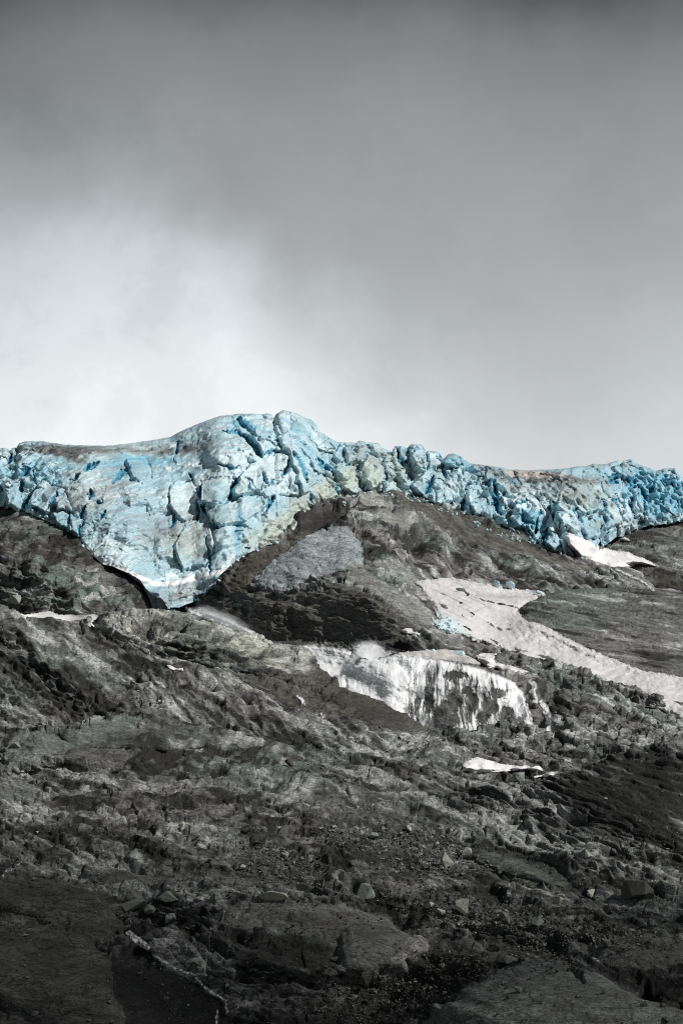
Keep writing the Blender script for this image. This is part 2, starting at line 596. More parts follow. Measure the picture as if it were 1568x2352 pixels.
# ================================================================== sheets
def sheet(name, curves, u0, u1, du, dv, dispf, colf, mat, rnd=(18, 6.0), blobs=(), vsmooth=14, back=12, backstep=2.5,
          ray=0.0, jitter=0.0, write=True, skirt=None, crestfade=10, seed=0):
    us = np.arange(u0, u1 + du, du)
    Vk, Yk = [], []
    for c in curves:
        c = sorted(c)
        Vk.append(np.interp(us, [p[0] for p in c], [p[1] for p in c]))
        y = np.interp(us, [p[0] for p in c], [p[2] for p in c])
        Yk.append(boxblur(y, int(16 / du), 0))
    Vk = np.array(Vk); Yk = np.array(Yk)
    if jitter:
        j = jitter * fbm(us * 0.045, 0 * us + 3.3 + seed, 0 * us, 4, 0.6)
        Vk[-1] += j
    nr = int(np.max(Vk[0] - Vk[-1]) / dv) + 1
    t = np.linspace(0, 1, nr)
    v = Vk[0][None] + (Vk[-1] - Vk[0])[None] * t[:, None]
    Y = np.empty_like(v)
    for i in range(len(us)):
        Y[:, i] = np.interp(-v[:, i], -Vk[:, i], Yk[:, i])
    r = int(vsmooth / dv)
    e0 = Y[0].copy(); e1 = Y[-1].copy()
    Yp = np.concatenate([2 * e0[None] - Y[1:3 * r + 1][::-1], Y, 2 * e1[None] - Y[-3 * r - 1:-1][::-1]], 0) if r > 0 else Y
    if r > 0:
        Yp = boxblur(Yp, r, 0)
        Y = Yp[3 * r:3 * r + nr]
    u = np.broadcast_to(us[None], v.shape).copy()
    # rounded crest
    s = np.clip(1 - (v - Vk[-1][None]) / rnd[0], 0, 1)
    Y = Y + rnd[1] * (1 - np.sqrt(np.maximum(0, 1 - 0.98 * s * s)))
    for bb in blobs:
        d2 = blob(u, v, bb)
        if len(bb) > 6 and bb[6] == 'dome':
            Y = Y - bb[5] * np.sqrt(np.clip(1 - d2, 0, 1))
        else:
            Y = Y - bb[5] * np.exp(-d2)
    P = unproj(u, v, Y)
    # normals of the smooth base
    gu = np.gradient(P, axis=1); gv = np.gradient(P, axis=0)
    n = np.cross(gu, gv)
    n /= np.linalg.norm(n, axis=-1, keepdims=True) + 1e-9
    flip = np.sum(n * (CAM - P), -1) < 0
    n[flip] *= -1
    rd = CAM - P; rd /= np.linalg.norm(rd, axis=-1, keepdims=True)
    dirn = n * (1 - ray) + rd * ray
    h, extra = dispf(P, u, v)
    fade = lerp(0.25, 1.0, sstep(0, crestfade, v - Vk[-1][None]))
    P = P + dirn * (h * fade)[..., None]
    col, wet = colf(P, u, v, extra)
    rows = [P]; crow = [col]; wrow = [wet]
    # the far side of the crest
    if back:
        ks = np.arange(1, back + 1)
        top = P[-1]
        bp = np.repeat(top[None], back, 0).copy()
        bp[..., 1] += (ks * backstep)[:, None]
        bp[..., 2] -= (ks * backstep * 0.05 + 0.012 * (ks * backstep) ** 2)[:, None]
        ns = 0.8 * fbm(bp[..., 0] / 6, bp[..., 1] / 6, bp[..., 2] * 0 + 2.2, 3)
        bp[..., 2] -= np.abs(ns)
        rows.append(bp); crow.append(np.repeat(col[-1:], back, 0)); wrow.append(np.repeat(wet[-1:], back, 0))
    if skirt is not None:
        dep = np.interp(us, [p[0] for p in skirt], [p[1] for p in skirt])
        sk = []
        for k in np.linspace(1, 0.08, 9):
            q = unproj(us, v[0] - 3 * (1 - abs(2 * k - 1)), P[0, :, 1] + dep * k)
            q += (P[0] - unproj(u[0], v[0], P[0, :, 1]))
            sk.append(q)
        rows.insert(0, np.array(sk)); crow.insert(0, np.repeat(col[:1], 9, 0)); wrow.insert(0, np.repeat(wet[:1], 9, 0))
    if write:
        zwrite(P)
    if mat is not M_ICE:
        crow = [c_ * np.array([0.97, 1.0, 1.012]) for c_ in crow]
    PP = np.concatenate(rows); CC = np.concatenate(crow); WW = np.concatenate(wrow)
    me = np_mesh(name, PP, grid_faces(*PP.shape[:2]), True, CC, {'wet': WW})
    return link_mesh(name, me, mat), (us, v, P)


# ------------------------------------------------------------------ rock relief and rock colour
def bed_coords(P, slope, ang):
    a = P[..., 0]
    b = (P[..., 2] * math.cos(0.26) - P[..., 1] * math.sin(0.26)) / math.sin(slope - 0.26)
    c, s = math.cos(ang), math.sin(ang)
    return a * c - b * s, a * s + b * c


def tri(x):
    return 1 - 2 * np.abs(x - np.floor(x) - 0.5)


def relief(P, slope=38, ang=20, scale=1.0, big=1.0, ledge=1.0, block=1.0, fine=1.0, seed=0, stretch=3.0, lamL=5.0, an=1.0):
    """height of fractured, bedded rock. ang: dip of the bedding down to the right, in the slope plane"""
    p, q = bed_coords(P, math.radians(slope), math.radians(ang))
    p = p / scale; q = q / scale
    o = seed * 13.7
    X, Yy, Z = (P[..., k] / scale for k in range(3))
    w = fbm(X / 16 + o, Yy / 16, Z / 16, 3)
    w2 = fbm(X / 5 - o, Yy / 5, Z / 5, 2)
    h = big * 1.9 * fbm(X / 30 + o, Yy / 30, Z / 24, 3) + big * 0.9 * fbm(p / 22 + o, q / 7, w, 2)
    qq = q + 2.2 * w + 0.5 * w2
    s = qq / lamL + 0.35 * perlin(p / 11, q / 30, o)
    fr = s - np.floor(s)
    rid = np.floor(s)
    amp = 0.35 + 0.65 * hsh((rid + 500).astype(np.int32), (rid * 0 + seed).astype(np.int32), 5)
    prof = np.where(fr < 0.68, fr / 0.68, 1 - sstep(0, 1, (fr - 0.68) / 0.32))
    mask = sstep(-0.25, 0.35, fbm(p / 26 + 4 + o, q / 11, 1.7 + 0 * p, 2))
    h = h + ledge * 1.0 * amp * prof * mask
    s2 = (qq + 0.6 * w2) / (lamL * 0.34) + perlin(p / 6, q / 9, o + 3)
    fr2 = s2 - np.floor(s2)
    h = h + ledge * 0.3 * np.where(fr2 < 0.55, fr2 / 0.55, (1 - fr2) / 0.45) * sstep(-0.2, 0.3, perlin(p / 9, q / 4, o + 8))
    f1, f2, r, bx, by = voronoi(p / (3.4 * stretch) + 0.35 * w2, qq / 3.4 + 0.25 * w2, seed + 1)
    e = f2 - f1
    T1 = tri(qq / 4.6 + p / 23 + 0.3 * w); T2 = tri(qq / 3.3 - p / 14 + 0.45 * w2 + 0.3); T3 = tri(p / 8.5 + qq / 12 + 0.8 * w)
    am = sstep(-0.3, 0.4, fbm(X / 12 - o, Yy / 12, Z / 12, 2))
    h = h + ledge * (0.85 * np.maximum(T1, 0.85 * T2) * (0.3 + 0.9 * am) + 0.30 * np.maximum(T3, T2) - 0.5)
    h = h + 0.55 * block * (1.3 * (r[0] - 0.5) + 1.2 * (r[1] - 0.5) * bx + 1.5 * (r[2] - 0.35) * by - 0.45 * (1 - sstep(0, 0.10, e)))
    h = boxblur(boxblur(h, 1, 0, 1), 1, 1, 1)
    t4 = tri(qq / 1.35 + p / 6 + 0.9 * w); t5 = tri(p / 2.6 - qq / 4.2 + 1.1 * w2); t6 = tri(qq / 1.0 - p / 4.5 + 1.2 * w2)
    h = h + fine * (0.24 * np.maximum(t4, 0.8 * t5) + 0.16 * t6)
    f1, f2, rs, bx, by = voronoi(p / (1.25 * stretch * 0.7) + 0.3 * w, qq / 1.25 + 0.4 * w2, seed + 2)
    h = h + fine * (0.42 * (rs[0] - 0.5) + 0.45 * (rs[1] - 0.5) * bx + 0.5 * (rs[2] - 0.4) * by - 0.16 * (1 - sstep(0, 0.14, f2 - f1)))
    h = h + fine * 0.16 * fbm(X / 1.6, Yy / 1.6, Z / 1.2, 3, 0.6)
    return h * scale, (p / an, q * math.sqrt(an), qq * math.sqrt(an), w, w2, r, rs)


C_DARK = (0.026, 0.025, 0.024)
C_MID = (0.155, 0.154, 0.150)
C_PALE = (0.46, 0.46, 0.445)
C_MAUV = (0.190, 0.168, 0.174)
C_GREEN = (0.145, 0.184, 0.160)
C_BROWN = (0.075, 0.067, 0.055)


def rock_col(P, ex, pale=0.5, dark=0.5, green=0.4, mauve=0.4, seed=0, tone=None, brown=0.0, gain=1.0, amp=1.0):
    p, q, qq, w, w2, r, rs = ex
    o = seed * 9.7 + 40
    c = np.empty(P.shape, F); c[:] = C_MID
    n1 = fbm(p / 11 + o, q / 8, w, 5, 0.6)
    n2 = fbm(p / 5 - o, q / 3.4, w2, 3, 0.6)
    n3 = fbm(P[..., 0] / 20 + o, P[..., 1] / 20, P[..., 2] / 20, 3)
    c = mixc(c, C_MAUV, sstep(0.0, 0.35, n3) * mauve)
    c = mixc(c, C_GREEN, sstep(0.0, 0.35, -n3 + 0.25 * n2) * green)
    blk = (r[0] - 0.5) * 0.5 + (rs[0] - 0.5) * 0.35
    n4 = fbm(p / 2.4 + o, q / 1.8, w2, 3, 0.65)
    tn = 1.4 * n1 + 1.0 * n2 + 0.9 * n4 + 0.7 * blk
    tn = tn + 0.55 * fbm(p / 9 + o, qq / 1.6, 0 * p + 3, 3, 0.6)
    tn = tn * amp
    if tone is not None:
        tn = tn + tone
    c = mixc(c, C_PALE, sstep(0.10, 0.75, tn + (pale - 0.5) * 0.5))
    c = mixc(c, C_DARK, sstep(0.05, 0.50, -tn + (dark - 0.5) * 0.5))
    if np.any(brown):
        c = mixc(c, C_BROWN, brown * sstep(-0.1, 0.4, fbm(p / 25 + o, q / 10, 0 * p + 5, 3)))
    # thin darker seams along the bedding
    seam = np.abs(perlin(p / 9 + o, qq / 1.5, 0 * p))
    c = mixc(c, C_DARK, 0.5 * (1 - sstep(0.0, 0.10, seam)))
    return c * gain


def tone_map(u, v, zones):
    t = np.zeros(u.shape)
    for zc in zones:
        t += zc[5] * np.exp(-blob(u, v, zc) ** 1.5)
    return t

# ================================================================== the ground under everything
def base_ground():
    xs = np.concatenate([np.linspace(-6000, -700, 24), np.linspace(-660, 660, 67), np.linspace(700, 6000, 24)])
    ys = np.concatenate([np.linspace(-3000, -100, 20), np.linspace(-60, 1300, 90), np.linspace(1400, 9000, 24)])
    X, Y = np.meshgrid(xs, ys)
    Z = np.interp(Y, [-3000, -200, 60, 150, 285, 380, 500, 560, 700, 9000], [-20, 0, 0, 8, 26, 66, 118, 128, 165, 150])
    Z = Z + 4 * fbm(X / 90, Y / 90, 0 * X, 4) * sstep(60, 300, Y) + 0.6 * fbm(X / 20, Y / 20, 0 * X + 3, 3)
    far = sstep(250, 900, np.abs(X))
    Z = Z + far * 10 * fbm(X / 200, Y / 200, 0 * X + 9, 3)
    P = np.stack([X, Y, Z], -1)
    col = np.empty(P.shape, F); col[:] = (0.09, 0.088, 0.082)
    me = np_mesh('terrain', P, grid_faces(*X.shape), True, col, {'wet': X * 0})
    o = link_mesh('terrain', me, M_ROCK)
    tag(o, kind='structure')


base_ground()

# ------------------------------------------------------------------ left hill below the glacier
def d_left(P, u, v):
    h, ex = relief(P, slope=60, ang=8, scale=1.1, big=0.6, ledge=1.0, block=0.9, fine=1.1, seed=3, stretch=1.6, lamL=6)
    # vertical gullies
    h = h - 1.3 * sstep(0.35, 0.9, ridged(P[..., 0] / 9, P[..., 2] / 40, 0 * u, 2))
    return h * sstep(-5, 60, v - np.interp(u, [0, 130, 216, 300, 345], [1172, 1208, 1282, 1330, 1385])) ** 0.5, ex


def c_left(P, u, v, ex):
    z = [(60, 1370, 30, 18, 0, 0.7), (108, 1370, 22, 42, 8, 0.55), (95, 1218, 30, 14, 10, 0.35), (165, 1305, 40, 22, 20, 0.45),
         (180, 1340, 90, 30, 5, 0.25), (230, 1375, 45, 22, 10, 0.35), (20, 1225, 60, 30, 0, -0.2), (60, 1280, 70, 40, 10, -0.35),
         (290, 1345, 20, 60, -42, -0.6), (240, 1330, 60, 12, 38, 0.15)]
    t = tone_map(u, v, z)
    c = rock_col(P, ex, pale=0.36, dark=0.62, green=0.9, mauve=0.3, seed=3, tone=t - 0.12, brown=0.7)
    return c, np.clip(0.2 - t, 0, 1)


left_hill, _ = sheet('hill', [
    [(-160, 1500, 488), (0, 1500, 486), (300, 1500, 480), (430, 1520, 478)],
    [(-160, 1390, 492), (0, 1395, 490), (300, 1410, 487), (360, 1440, 490), (430, 1450, 500)],
    [(-160, 1250, 502), (0, 1260, 500), (200, 1300, 498), (300, 1370, 496), (360, 1410, 500), (430, 1440, 505)],
    [(-160, 1150, 520), (0, 1156, 518), (75, 1172, 515), (130, 1194, 511), (180, 1224, 507), (216, 1266, 503), (250, 1298, 500), (290, 1316, 499),
     (325, 1342, 499), (342, 1372, 500), (352, 1400, 506), (430, 1425, 512)]],
    -160, 430, 1.9, 1.7, d_left, c_left, M_ROCK, rnd=(26, 6), seed=3, blobs=[(120, 1330, 70, 50, 10, 5), (20, 1280, 60, 60, 0, 3)])
tag(left_hill, kind='structure')

# ------------------------------------------------------------------ slope at the far right below the glacier
def d_far(P, u, v):
    return relief(P, slope=35, ang=25, scale=1.2, big=1.0, ledge=0.9, block=0.6, fine=0.8, seed=5, stretch=3)


def c_far(P, u, v, ex):
    z = [(1480, 1235, 90, 10, 5, -0.5), (1560, 1255, 50, 10, 5, 0.3), (1530, 1285, 50, 12, 30, 0.35), (1440, 1250, 30, 10, 10, -0.3), (1440, 1320, 30, 12, 25, 0.2)]
    c = rock_col(P, ex, pale=0.36, dark=0.5, green=0.5, mauve=0.2, seed=5, tone=tone_map(u, v, z), brown=0.95)
    return c, 0 * u


far_slope, _ = sheet('hill', [
    [(1250, 1420, 585), (1720, 1420, 580)],
    [(1250, 1300, 603), (1400, 1300, 600), (1720, 1300, 600)],
    [(1250, 1215, 640), (1386, 1210, 638), (1460, 1190, 640), (1720, 1165, 650)]],
    1250, 1720, 1.9, 1.7, d_far, c_far, M_ROCK, seed=5)
tag(far_slope, kind='structure')

# ------------------------------------------------------------------ the rock hump between the ice lobes
SLAB = [(582, 1332), (605, 1306), (645, 1280), (682, 1252), (712, 1230), (760, 1218), (800, 1222), (830, 1250), (835, 1300), (784, 1312), (740, 1330), (700, 1348), (660, 1362), (630, 1366), (600, 1354)]


HUMP_ZONES = [
    ([(430, 1398), (500, 1372), (560, 1362), (600, 1356), (640, 1370), (700, 1358), (784, 1338), (850, 1365), (920, 1405), (990, 1444), (930, 1472), (850, 1496), (700, 1496), (560, 1486), (450, 1432)], (0.125, 0.119, 0.108), 0.0, 'slab'),
    ([(520, 1350), (545, 1300), (600, 1262), (665, 1236), (705, 1215), (718, 1230), (684, 1254), (644, 1282), (606, 1308), (582, 1334), (560, 1360), (535, 1372)], (0.085, 0.075, 0.062), 0.2, 'slab'),
    (SLAB, (0.34, 0.375, 0.39), 1.0, 'slab'),
    ([(800, 1296), (845, 1318), (905, 1356), (962, 1398), (1003, 1430), (985, 1442), (925, 1412), (860, 1372), (800, 1335)], (0.25, 0.25, 0.235), 0.7, 'slab'),
    ([(880, 1290), (960, 1330), (1010, 1372), (1002, 1392), (950, 1362), (890, 1318)], (0.20, 0.205, 0.19), 0.5, 'slab'),
    ([(895, 1128), (975, 1152), (1040, 1178), (1100, 1206), (1180, 1244), (1280, 1286), (1380, 1306), (1345, 1328), (1240, 1300), (1150, 1268), (1050, 1240), (985, 1200), (925, 1160)], (0.088, 0.082, 0.070), 0.3, 'slab'),
    ([(800, 1158), (850, 1146), (905, 1166), (895, 1180), (845, 1170), (805, 1178)], (0.30, 0.305, 0.28), 0.8, 'slab'),
    ([(846, 1192), (915, 1184), (962, 1200), (945, 1212), (862, 1206)], (0.31, 0.305, 0.285), 0.8, 'slab'),
    ([(712, 1182), (760, 1172), (800, 1180), (790, 1205), (740, 1212), (700, 1222), (670, 1234), (675, 1205)], (0.035, 0.032, 0.030), -0.8, 'slab'),
    ([(1400, 1306), (1440, 1310), (1500, 1350), (1568, 1365), (1568, 1400), (1470, 1362), (1420, 1335)], (0.20, 0.195, 0.188), 0.4, 'slab'),
]


def d_hump(P, u, v):
    A, exA = relief(P, slope=52, ang=24, scale=1.1, big=0.5, ledge=1.2, block=1.1, fine=1.5, seed=7, stretch=1.6, lamL=4.5, an=1.3)
    B, exB = relief(P, slope=50, ang=44, scale=1.1, big=0.4, ledge=1.2, block=1.0, fine=1.5, seed=8, stretch=3.6, lamL=3.6, an=2.0)
    wB = sstep(880, 1080, u + 0.5 * (v - 1300))
    h = lerp(A, B, wB)
    ex = tuple([lerp(a, b, wB) if not isinstance(a, list) else [lerp(x, y, wB) for x, y in zip(a, b)] for a, b in zip(exA, exB)])
    # polished slab
    sm = np.exp(-blob(u, v, (700, 1300, 125, 48, -28)) ** 2)
    sm2 = np.exp(-blob(u, v, (640, 1262, 70, 16, -28)) ** 2)
    h = zones_relief(h, HUMP_ZONES, u, v, keep=0.27, jit=0.9)
    # columnar wet cliff under the slab
    cl = np.exp(-blob(u, v, (640, 1430, 150, 45, 5)) ** 2)
    h = h + cl * 1.5 * ridged(P[..., 0] / 4.2 + 0.05 * P[..., 2] + 0.4 * ex[3], P[..., 1] / 24, P[..., 2] / 30, 3) * (0.5 + 0.5 * sstep(-0.3, 0.3, ex[3]))
    # hollows
    h = h - 3.0 * np.exp(-blob(u, v, (940, 1225, 45, 14, 20))) - 2.6 * np.exp(-blob(u, v, (960, 1255, 22, 32, 5))) - 2.5 * np.exp(-blob(u, v, (870, 1175, 30, 9, 5)))
    h = h - 2.2 * np.exp(-blob(u, v, (1180, 1310, 45, 12, 25))) - 2.0 * np.exp(-blob(u, v, (1045, 1300, 16, 30, -10)))
    return h, ex + (sm,)


def c_hump(P, u, v, ex):
    sm = ex[-1]; ex = ex[:-1]
    z = [(640, 1265, 80, 22, -28, -0.25), (560, 1375, 45, 60, 35, -0.75), (500, 1385, 60, 25, -30, -0.5), (600, 1430, 70, 45, 0, -0.65), (700, 1430, 80, 50, 0, -0.35),
         (800, 1440, 70, 50, 0, -0.35), (760, 1200, 70, 26, -10, -0.45), (725, 1190, 40, 25, 0, -0.5),
         (850, 1200, 80, 30, 10, -0.1), (940, 1235, 70, 30, 20, -0.45), (960, 1180, 90, 14, 28, -0.3), (1100, 1230, 130, 18, 22, -0.35),
         (830, 1165, 60, 10, 5, 0.35), (890, 1195, 40, 8, 8, 0.35), (870, 1215, 50, 7, 5, 0.3), (1000, 1290, 60, 16, 40, 0.3), (950, 1330, 60, 14, 35, 0.3),
         (870, 1400, 90, 16, 38, 0.3), (1130, 1290, 60, 18, 25, 0.2), (1290, 1330, 90, 16, 25, 0.25), (1180, 1310, 60, 12, 25, -0.4),
         (1400, 1290, 60, 10, 25, 0.1), (1480, 1320, 60, 14, 30, 0.2), (900, 1455, 100, 14, 5, 0.15), (1060, 1490, 90, 18, 8, -0.25), (1100, 1495, 60, 10, 8, -0.1)]
    t = tone_map(u, v, z)
    c = rock_col(P, ex, pale=0.5, dark=0.56, green=0.8, mauve=0.5, seed=7, tone=t, brown=0.3 * sstep(900, 1000, u), amp=1.35)
    c = zones_colour(c, ex, HUMP_ZONES, u, v, jit=0.9, k=0.74)
    return c, np.clip(-t, 0, 1)


hump, HG = sheet('hill', [
    [(380, 1700, 452), (430, 1700, 450), (800, 1700, 452), (1000, 1700, 455), (1250, 1740, 450), (1568, 1760, 440), (1720, 1780, 438)],
    [(380, 1560, 470), (430, 1560, 468), (800, 1540, 460), (920, 1520, 458), (1000, 1515, 464), (1100, 1520, 470), (1250, 1560, 466), (1568, 1650, 456), (1720, 1680, 455)],
    [(380, 1470, 502), (430, 1475, 499), (500, 1476, 495), (640, 1482, 486), (784, 1490, 477), (850, 1490, 470), (920, 1475, 466), (1000, 1456, 468), (1060, 1450, 480), (1100, 1440, 492), (1250, 1460, 500), (1400, 1520, 492), (1568, 1570, 485), (1720, 1600, 480)],
    [(380, 1430, 508), (430, 1410, 504), (500, 1385, 499), (570, 1362, 495), (630, 1370, 490), (700, 1356, 487), (784, 1340, 483), (850, 1362, 477), (920, 1402, 471), (1000, 1440, 472), (1060, 1425, 484), (1100, 1400, 500), (1250, 1385, 530), (1400, 1390, 543), (1568, 1400, 545), (1720, 1420, 540)],
    [(380, 1425, 509), (430, 1400, 506), (500, 1355, 503), (570, 1312, 504), (630, 1300, 505), (700, 1270, 512), (784, 1255, 522), (850, 1270, 520), (920, 1290, 520), (1000, 1320, 520), (1060, 1330, 525), (1100, 1325, 532), (1250, 1340, 548), (1400, 1365, 552), (1568, 1385, 552), (1720, 1400, 550)],
    [(380, 1415, 508), (430, 1388, 508), (480, 1362, 507), (500, 1325, 506), (530, 1290, 511), (570, 1262, 517), (620, 1240, 523), (660, 1225, 529), (690, 1180, 540), (740, 1160, 552),
     (784, 1145, 560), (806, 1134, 566), (840, 1115, 574), (905, 1120, 580), (975, 1138, 584), (1040, 1162, 586), (1100, 1185, 587), (1176, 1215, 585), (1250, 1250, 580),
     (1300, 1268, 577), (1400, 1303, 570), (1440, 1306, 568), (1470, 1316, 567), (1500, 1350, 563), (1568, 1362, 560), (1720, 1380, 560)]],
    380, 1720, 1.9, 1.7, d_hump, c_hump, M_ROCK, rnd=(16, 5), seed=7,
    blobs=[(830, 1210, 110, 60, 20, 4), (1110, 1400, 120, 50, 20, -4)])
tag(hump, kind='structure')

# ------------------------------------------------------------------ the smooth dome on the right
def d_dome(P, u, v):
    h, ex = relief(P, slope=35, ang=30, scale=1.2, big=0.8, ledge=0.45, block=0.25, fine=0.95, seed=9, stretch=5, lamL=4, an=2.0)
    return h * 0.75, ex


def c_dome(P, u, v, ex):
    z = [(1330, 1380, 120, 20, -5, 0.15), (1300, 1440, 90, 20, 25, 0.1), (1480, 1500, 60, 20, 25, -0.3), (1400, 1455, 120, 8, 10, -0.25), (1460, 1430, 100, 20, 8, 0.1)]
    t = tone_map(u, v, z)
    c = rock_col(P, ex, pale=0.42, dark=0.42, green=0.0, mauve=0.6, seed=9, tone=t, amp=0.8)
    gm = sstep(1480, 1280, u + 0.4 * (v - 1400))
    c = lerp(c, c * np.array([0.93, 1.04, 0.95], F), gm[..., None])
    return c * 0.95, 0 * u


dome, _ = sheet('hill', [
    [(1100, 1560, 478), (1200, 1560, 478), (1568, 1660, 468), (1720, 1680, 466)],
    [(1100, 1460, 494), (1190, 1445, 492), (1300, 1470, 490), (1568, 1560, 480), (1720, 1600, 476)],
    [(1100, 1440, 512), (1180, 1420, 512), (1195, 1402, 512), (1215, 1383, 513), (1250, 1366, 516), (1300, 1356, 520), (1400, 1352, 524), (1500, 1352, 525), (1568, 1362, 524), (1720, 1380, 520)]],
    1100, 1720, 1.9, 1.7, d_dome, c_dome, M_SLAB, rnd=(40, 16), seed=9)
tag(dome, kind='structure')

# ------------------------------------------------------------------ cliff of the waterfall and the broken slope right of it
def d_fall(P, u, v):
    A, exA = relief(P, slope=70, ang=12, scale=1.0, big=0.8, ledge=1.2, block=1.9, fine=1.3, seed=11, stretch=1.3, lamL=5)
    B, exB = relief(P, slope=45, ang=28, scale=1.05, big=0.9, ledge=0.9, block=1.5, fine=1.5, seed=12, stretch=1.8, lamL=4, an=1.4)
    wB = sstep(1230, 1300, u)
    h = lerp(A, B, wB)
    ex = tuple([lerp(a, b, wB) if not isinstance(a, list) else [lerp(x, y, wB) for x, y in zip(a, b)] for a, b in zip(exA, exB)])
    return h, ex


def c_fall(P, u, v, ex):
    z = [(1000, 1610, 230, 70, 8, -0.55), (1240, 1620, 45, 60, 10, -0.4), (1370, 1620, 130, 40, 20, 0.05), (1180, 1556, 120, 8, 12, 0.4), (1290, 1580, 90, 8, 14, 0.3)]
    t = tone_map(u, v, z)
    c = rock_col(P, ex, pale=0.5, dark=0.52, green=0.6, mauve=0.35, seed=11, tone=t)
    return c, np.clip(-2 * t, 0, 1)


fall_cliff, _ = sheet('hill', [
    [(560, 1760, 432), (900, 1760, 432), (1250, 1770, 430), (1568, 1800, 424), (1720, 1820, 422)],
    [(560, 1680, 438), (900, 1690, 437), (1250, 1690, 438), (1400, 1700, 436), (1568, 1730, 430), (1720, 1740, 428)],
    [(560, 1580, 448), (780, 1590, 448), (900, 1560, 446), (1000, 1560, 446), (1100, 1570, 446), (1200, 1610, 446), (1300, 1630, 450), (1568, 1680, 442), (1720, 1690, 440)],
    [(560, 1540, 454), (700, 1545, 454), (780, 1560, 453), (830, 1524, 452), (900, 1508, 452), (960, 1512, 451), (1000, 1514, 451), (1050, 1520, 451), (1080, 1524, 452), (1130, 1540, 454), (1200, 1556, 456),
     (1250, 1572, 460), (1300, 1584, 464), (1400, 1598, 468), (1500, 1618, 466), (1530, 1645, 462), (1568, 1652, 458), (1720, 1690, 455)]],
    560, 1720, 1.8, 1.6, d_fall, c_fall, M_ROCK, rnd=(10, 3), seed=11, vsmooth=8,
    blobs=[(1300, 1640, 60, 40, 10, 3), (1255, 1640, 22, 50, 10, -3)])
tag(fall_cliff, kind='structure')

# ledge of dark rock under the long snowfield
def d_ledge(P, u, v):
    h, ex = relief(P, slope=60, ang=8, scale=0.8, big=0.6, ledge=0.8, block=1.2, fine=1.2, seed=13, stretch=1.2, lamL=4)
    h = h + 0.8 * ridged(P[..., 0] / 3.2, P[..., 1] / 20, P[..., 2] / 20, 2)
    return h, ex


def c_ledge(P, u, v, ex):
    c = rock_col(P, ex, pale=0.45, dark=0.68, green=0.9, mauve=0.1, seed=13, tone=tone_map(u, v, [(1180, 1505, 60, 8, 10, -0.2), (1400, 1560, 80, 10, 20, 0.1)]))
    return c, 0.3 + 0 * u


ledge, _ = sheet('hill', [
    [(1120, 1560, 466), (1200, 1560, 468), (1300, 1590, 466), (1400, 1606, 466), (1540, 1650, 458)],
    [(1120, 1525, 470), (1150, 1532, 470), (1220, 1545, 470), (1300, 1560, 469), (1400, 1595, 467), (1540, 1640, 459)],
    [(1120, 1530, 473), (1135, 1512, 472), (1145, 1501, 472), (1200, 1507, 473), (1260, 1522, 473), (1300, 1533, 472), (1340, 1545, 471), (1420, 1573, 470), (1480, 1597, 466), (1510, 1606, 463), (1540, 1632, 460)]],
    1120, 1540, 1.6, 1.4, d_ledge, c_ledge, M_ROCK, rnd=(8, 3), vsmooth=6, crestfade=4, seed=13)
tag(ledge, kind='structure')

ZFALL = ZB.copy()

# ------------------------------------------------------------------ middle slope: mound, left flank and the saddle before the falls
def d_mid(P, u, v):
    A, exA = relief(P, slope=38, ang=60, scale=1.0, big=0.8, ledge=1.1, block=0.8, fine=1.1, seed=15, stretch=4.0, lamL=4.0, an=2.4)
    B, exB = relief(P, slope=45, ang=18, scale=1.0, big=0.7, ledge=1.0, block=1.2, fine=1.1, seed=16, stretch=1.4, lamL=4.5)
    line = v - np.interp(u, [0, 250, 370, 450, 640, 900, 1568], [1380, 1440, 1520, 1545, 1610, 1700, 1700])
    wB = sstep(20, -30, line)
    wB = np.maximum(wB, sstep(880, 1000, u))
    h = lerp(A, B, wB)
    ex = tuple([lerp(a, b, wB) if not isinstance(a, list) else [lerp(x, y, wB) for x, y in zip(a, b)] for a, b in zip(exA, exB)])
    sm = np.exp(-blob(u, v, (640, 1525, 80, 18, 22)) ** 2) * 0.7 + 0.8 * np.exp(-blob(u, v, (860, 1640, 110, 26, 28)) ** 2)
    h = h * (1 - np.clip(sm, 0, 0.85))
    h = h - 2.0 * np.exp(-blob(u, v, (335, 1450, 14, 22, 15))) - 1.6 * np.exp(-blob(u, v, (420, 1440, 7, 14, 0)))
    return h, ex


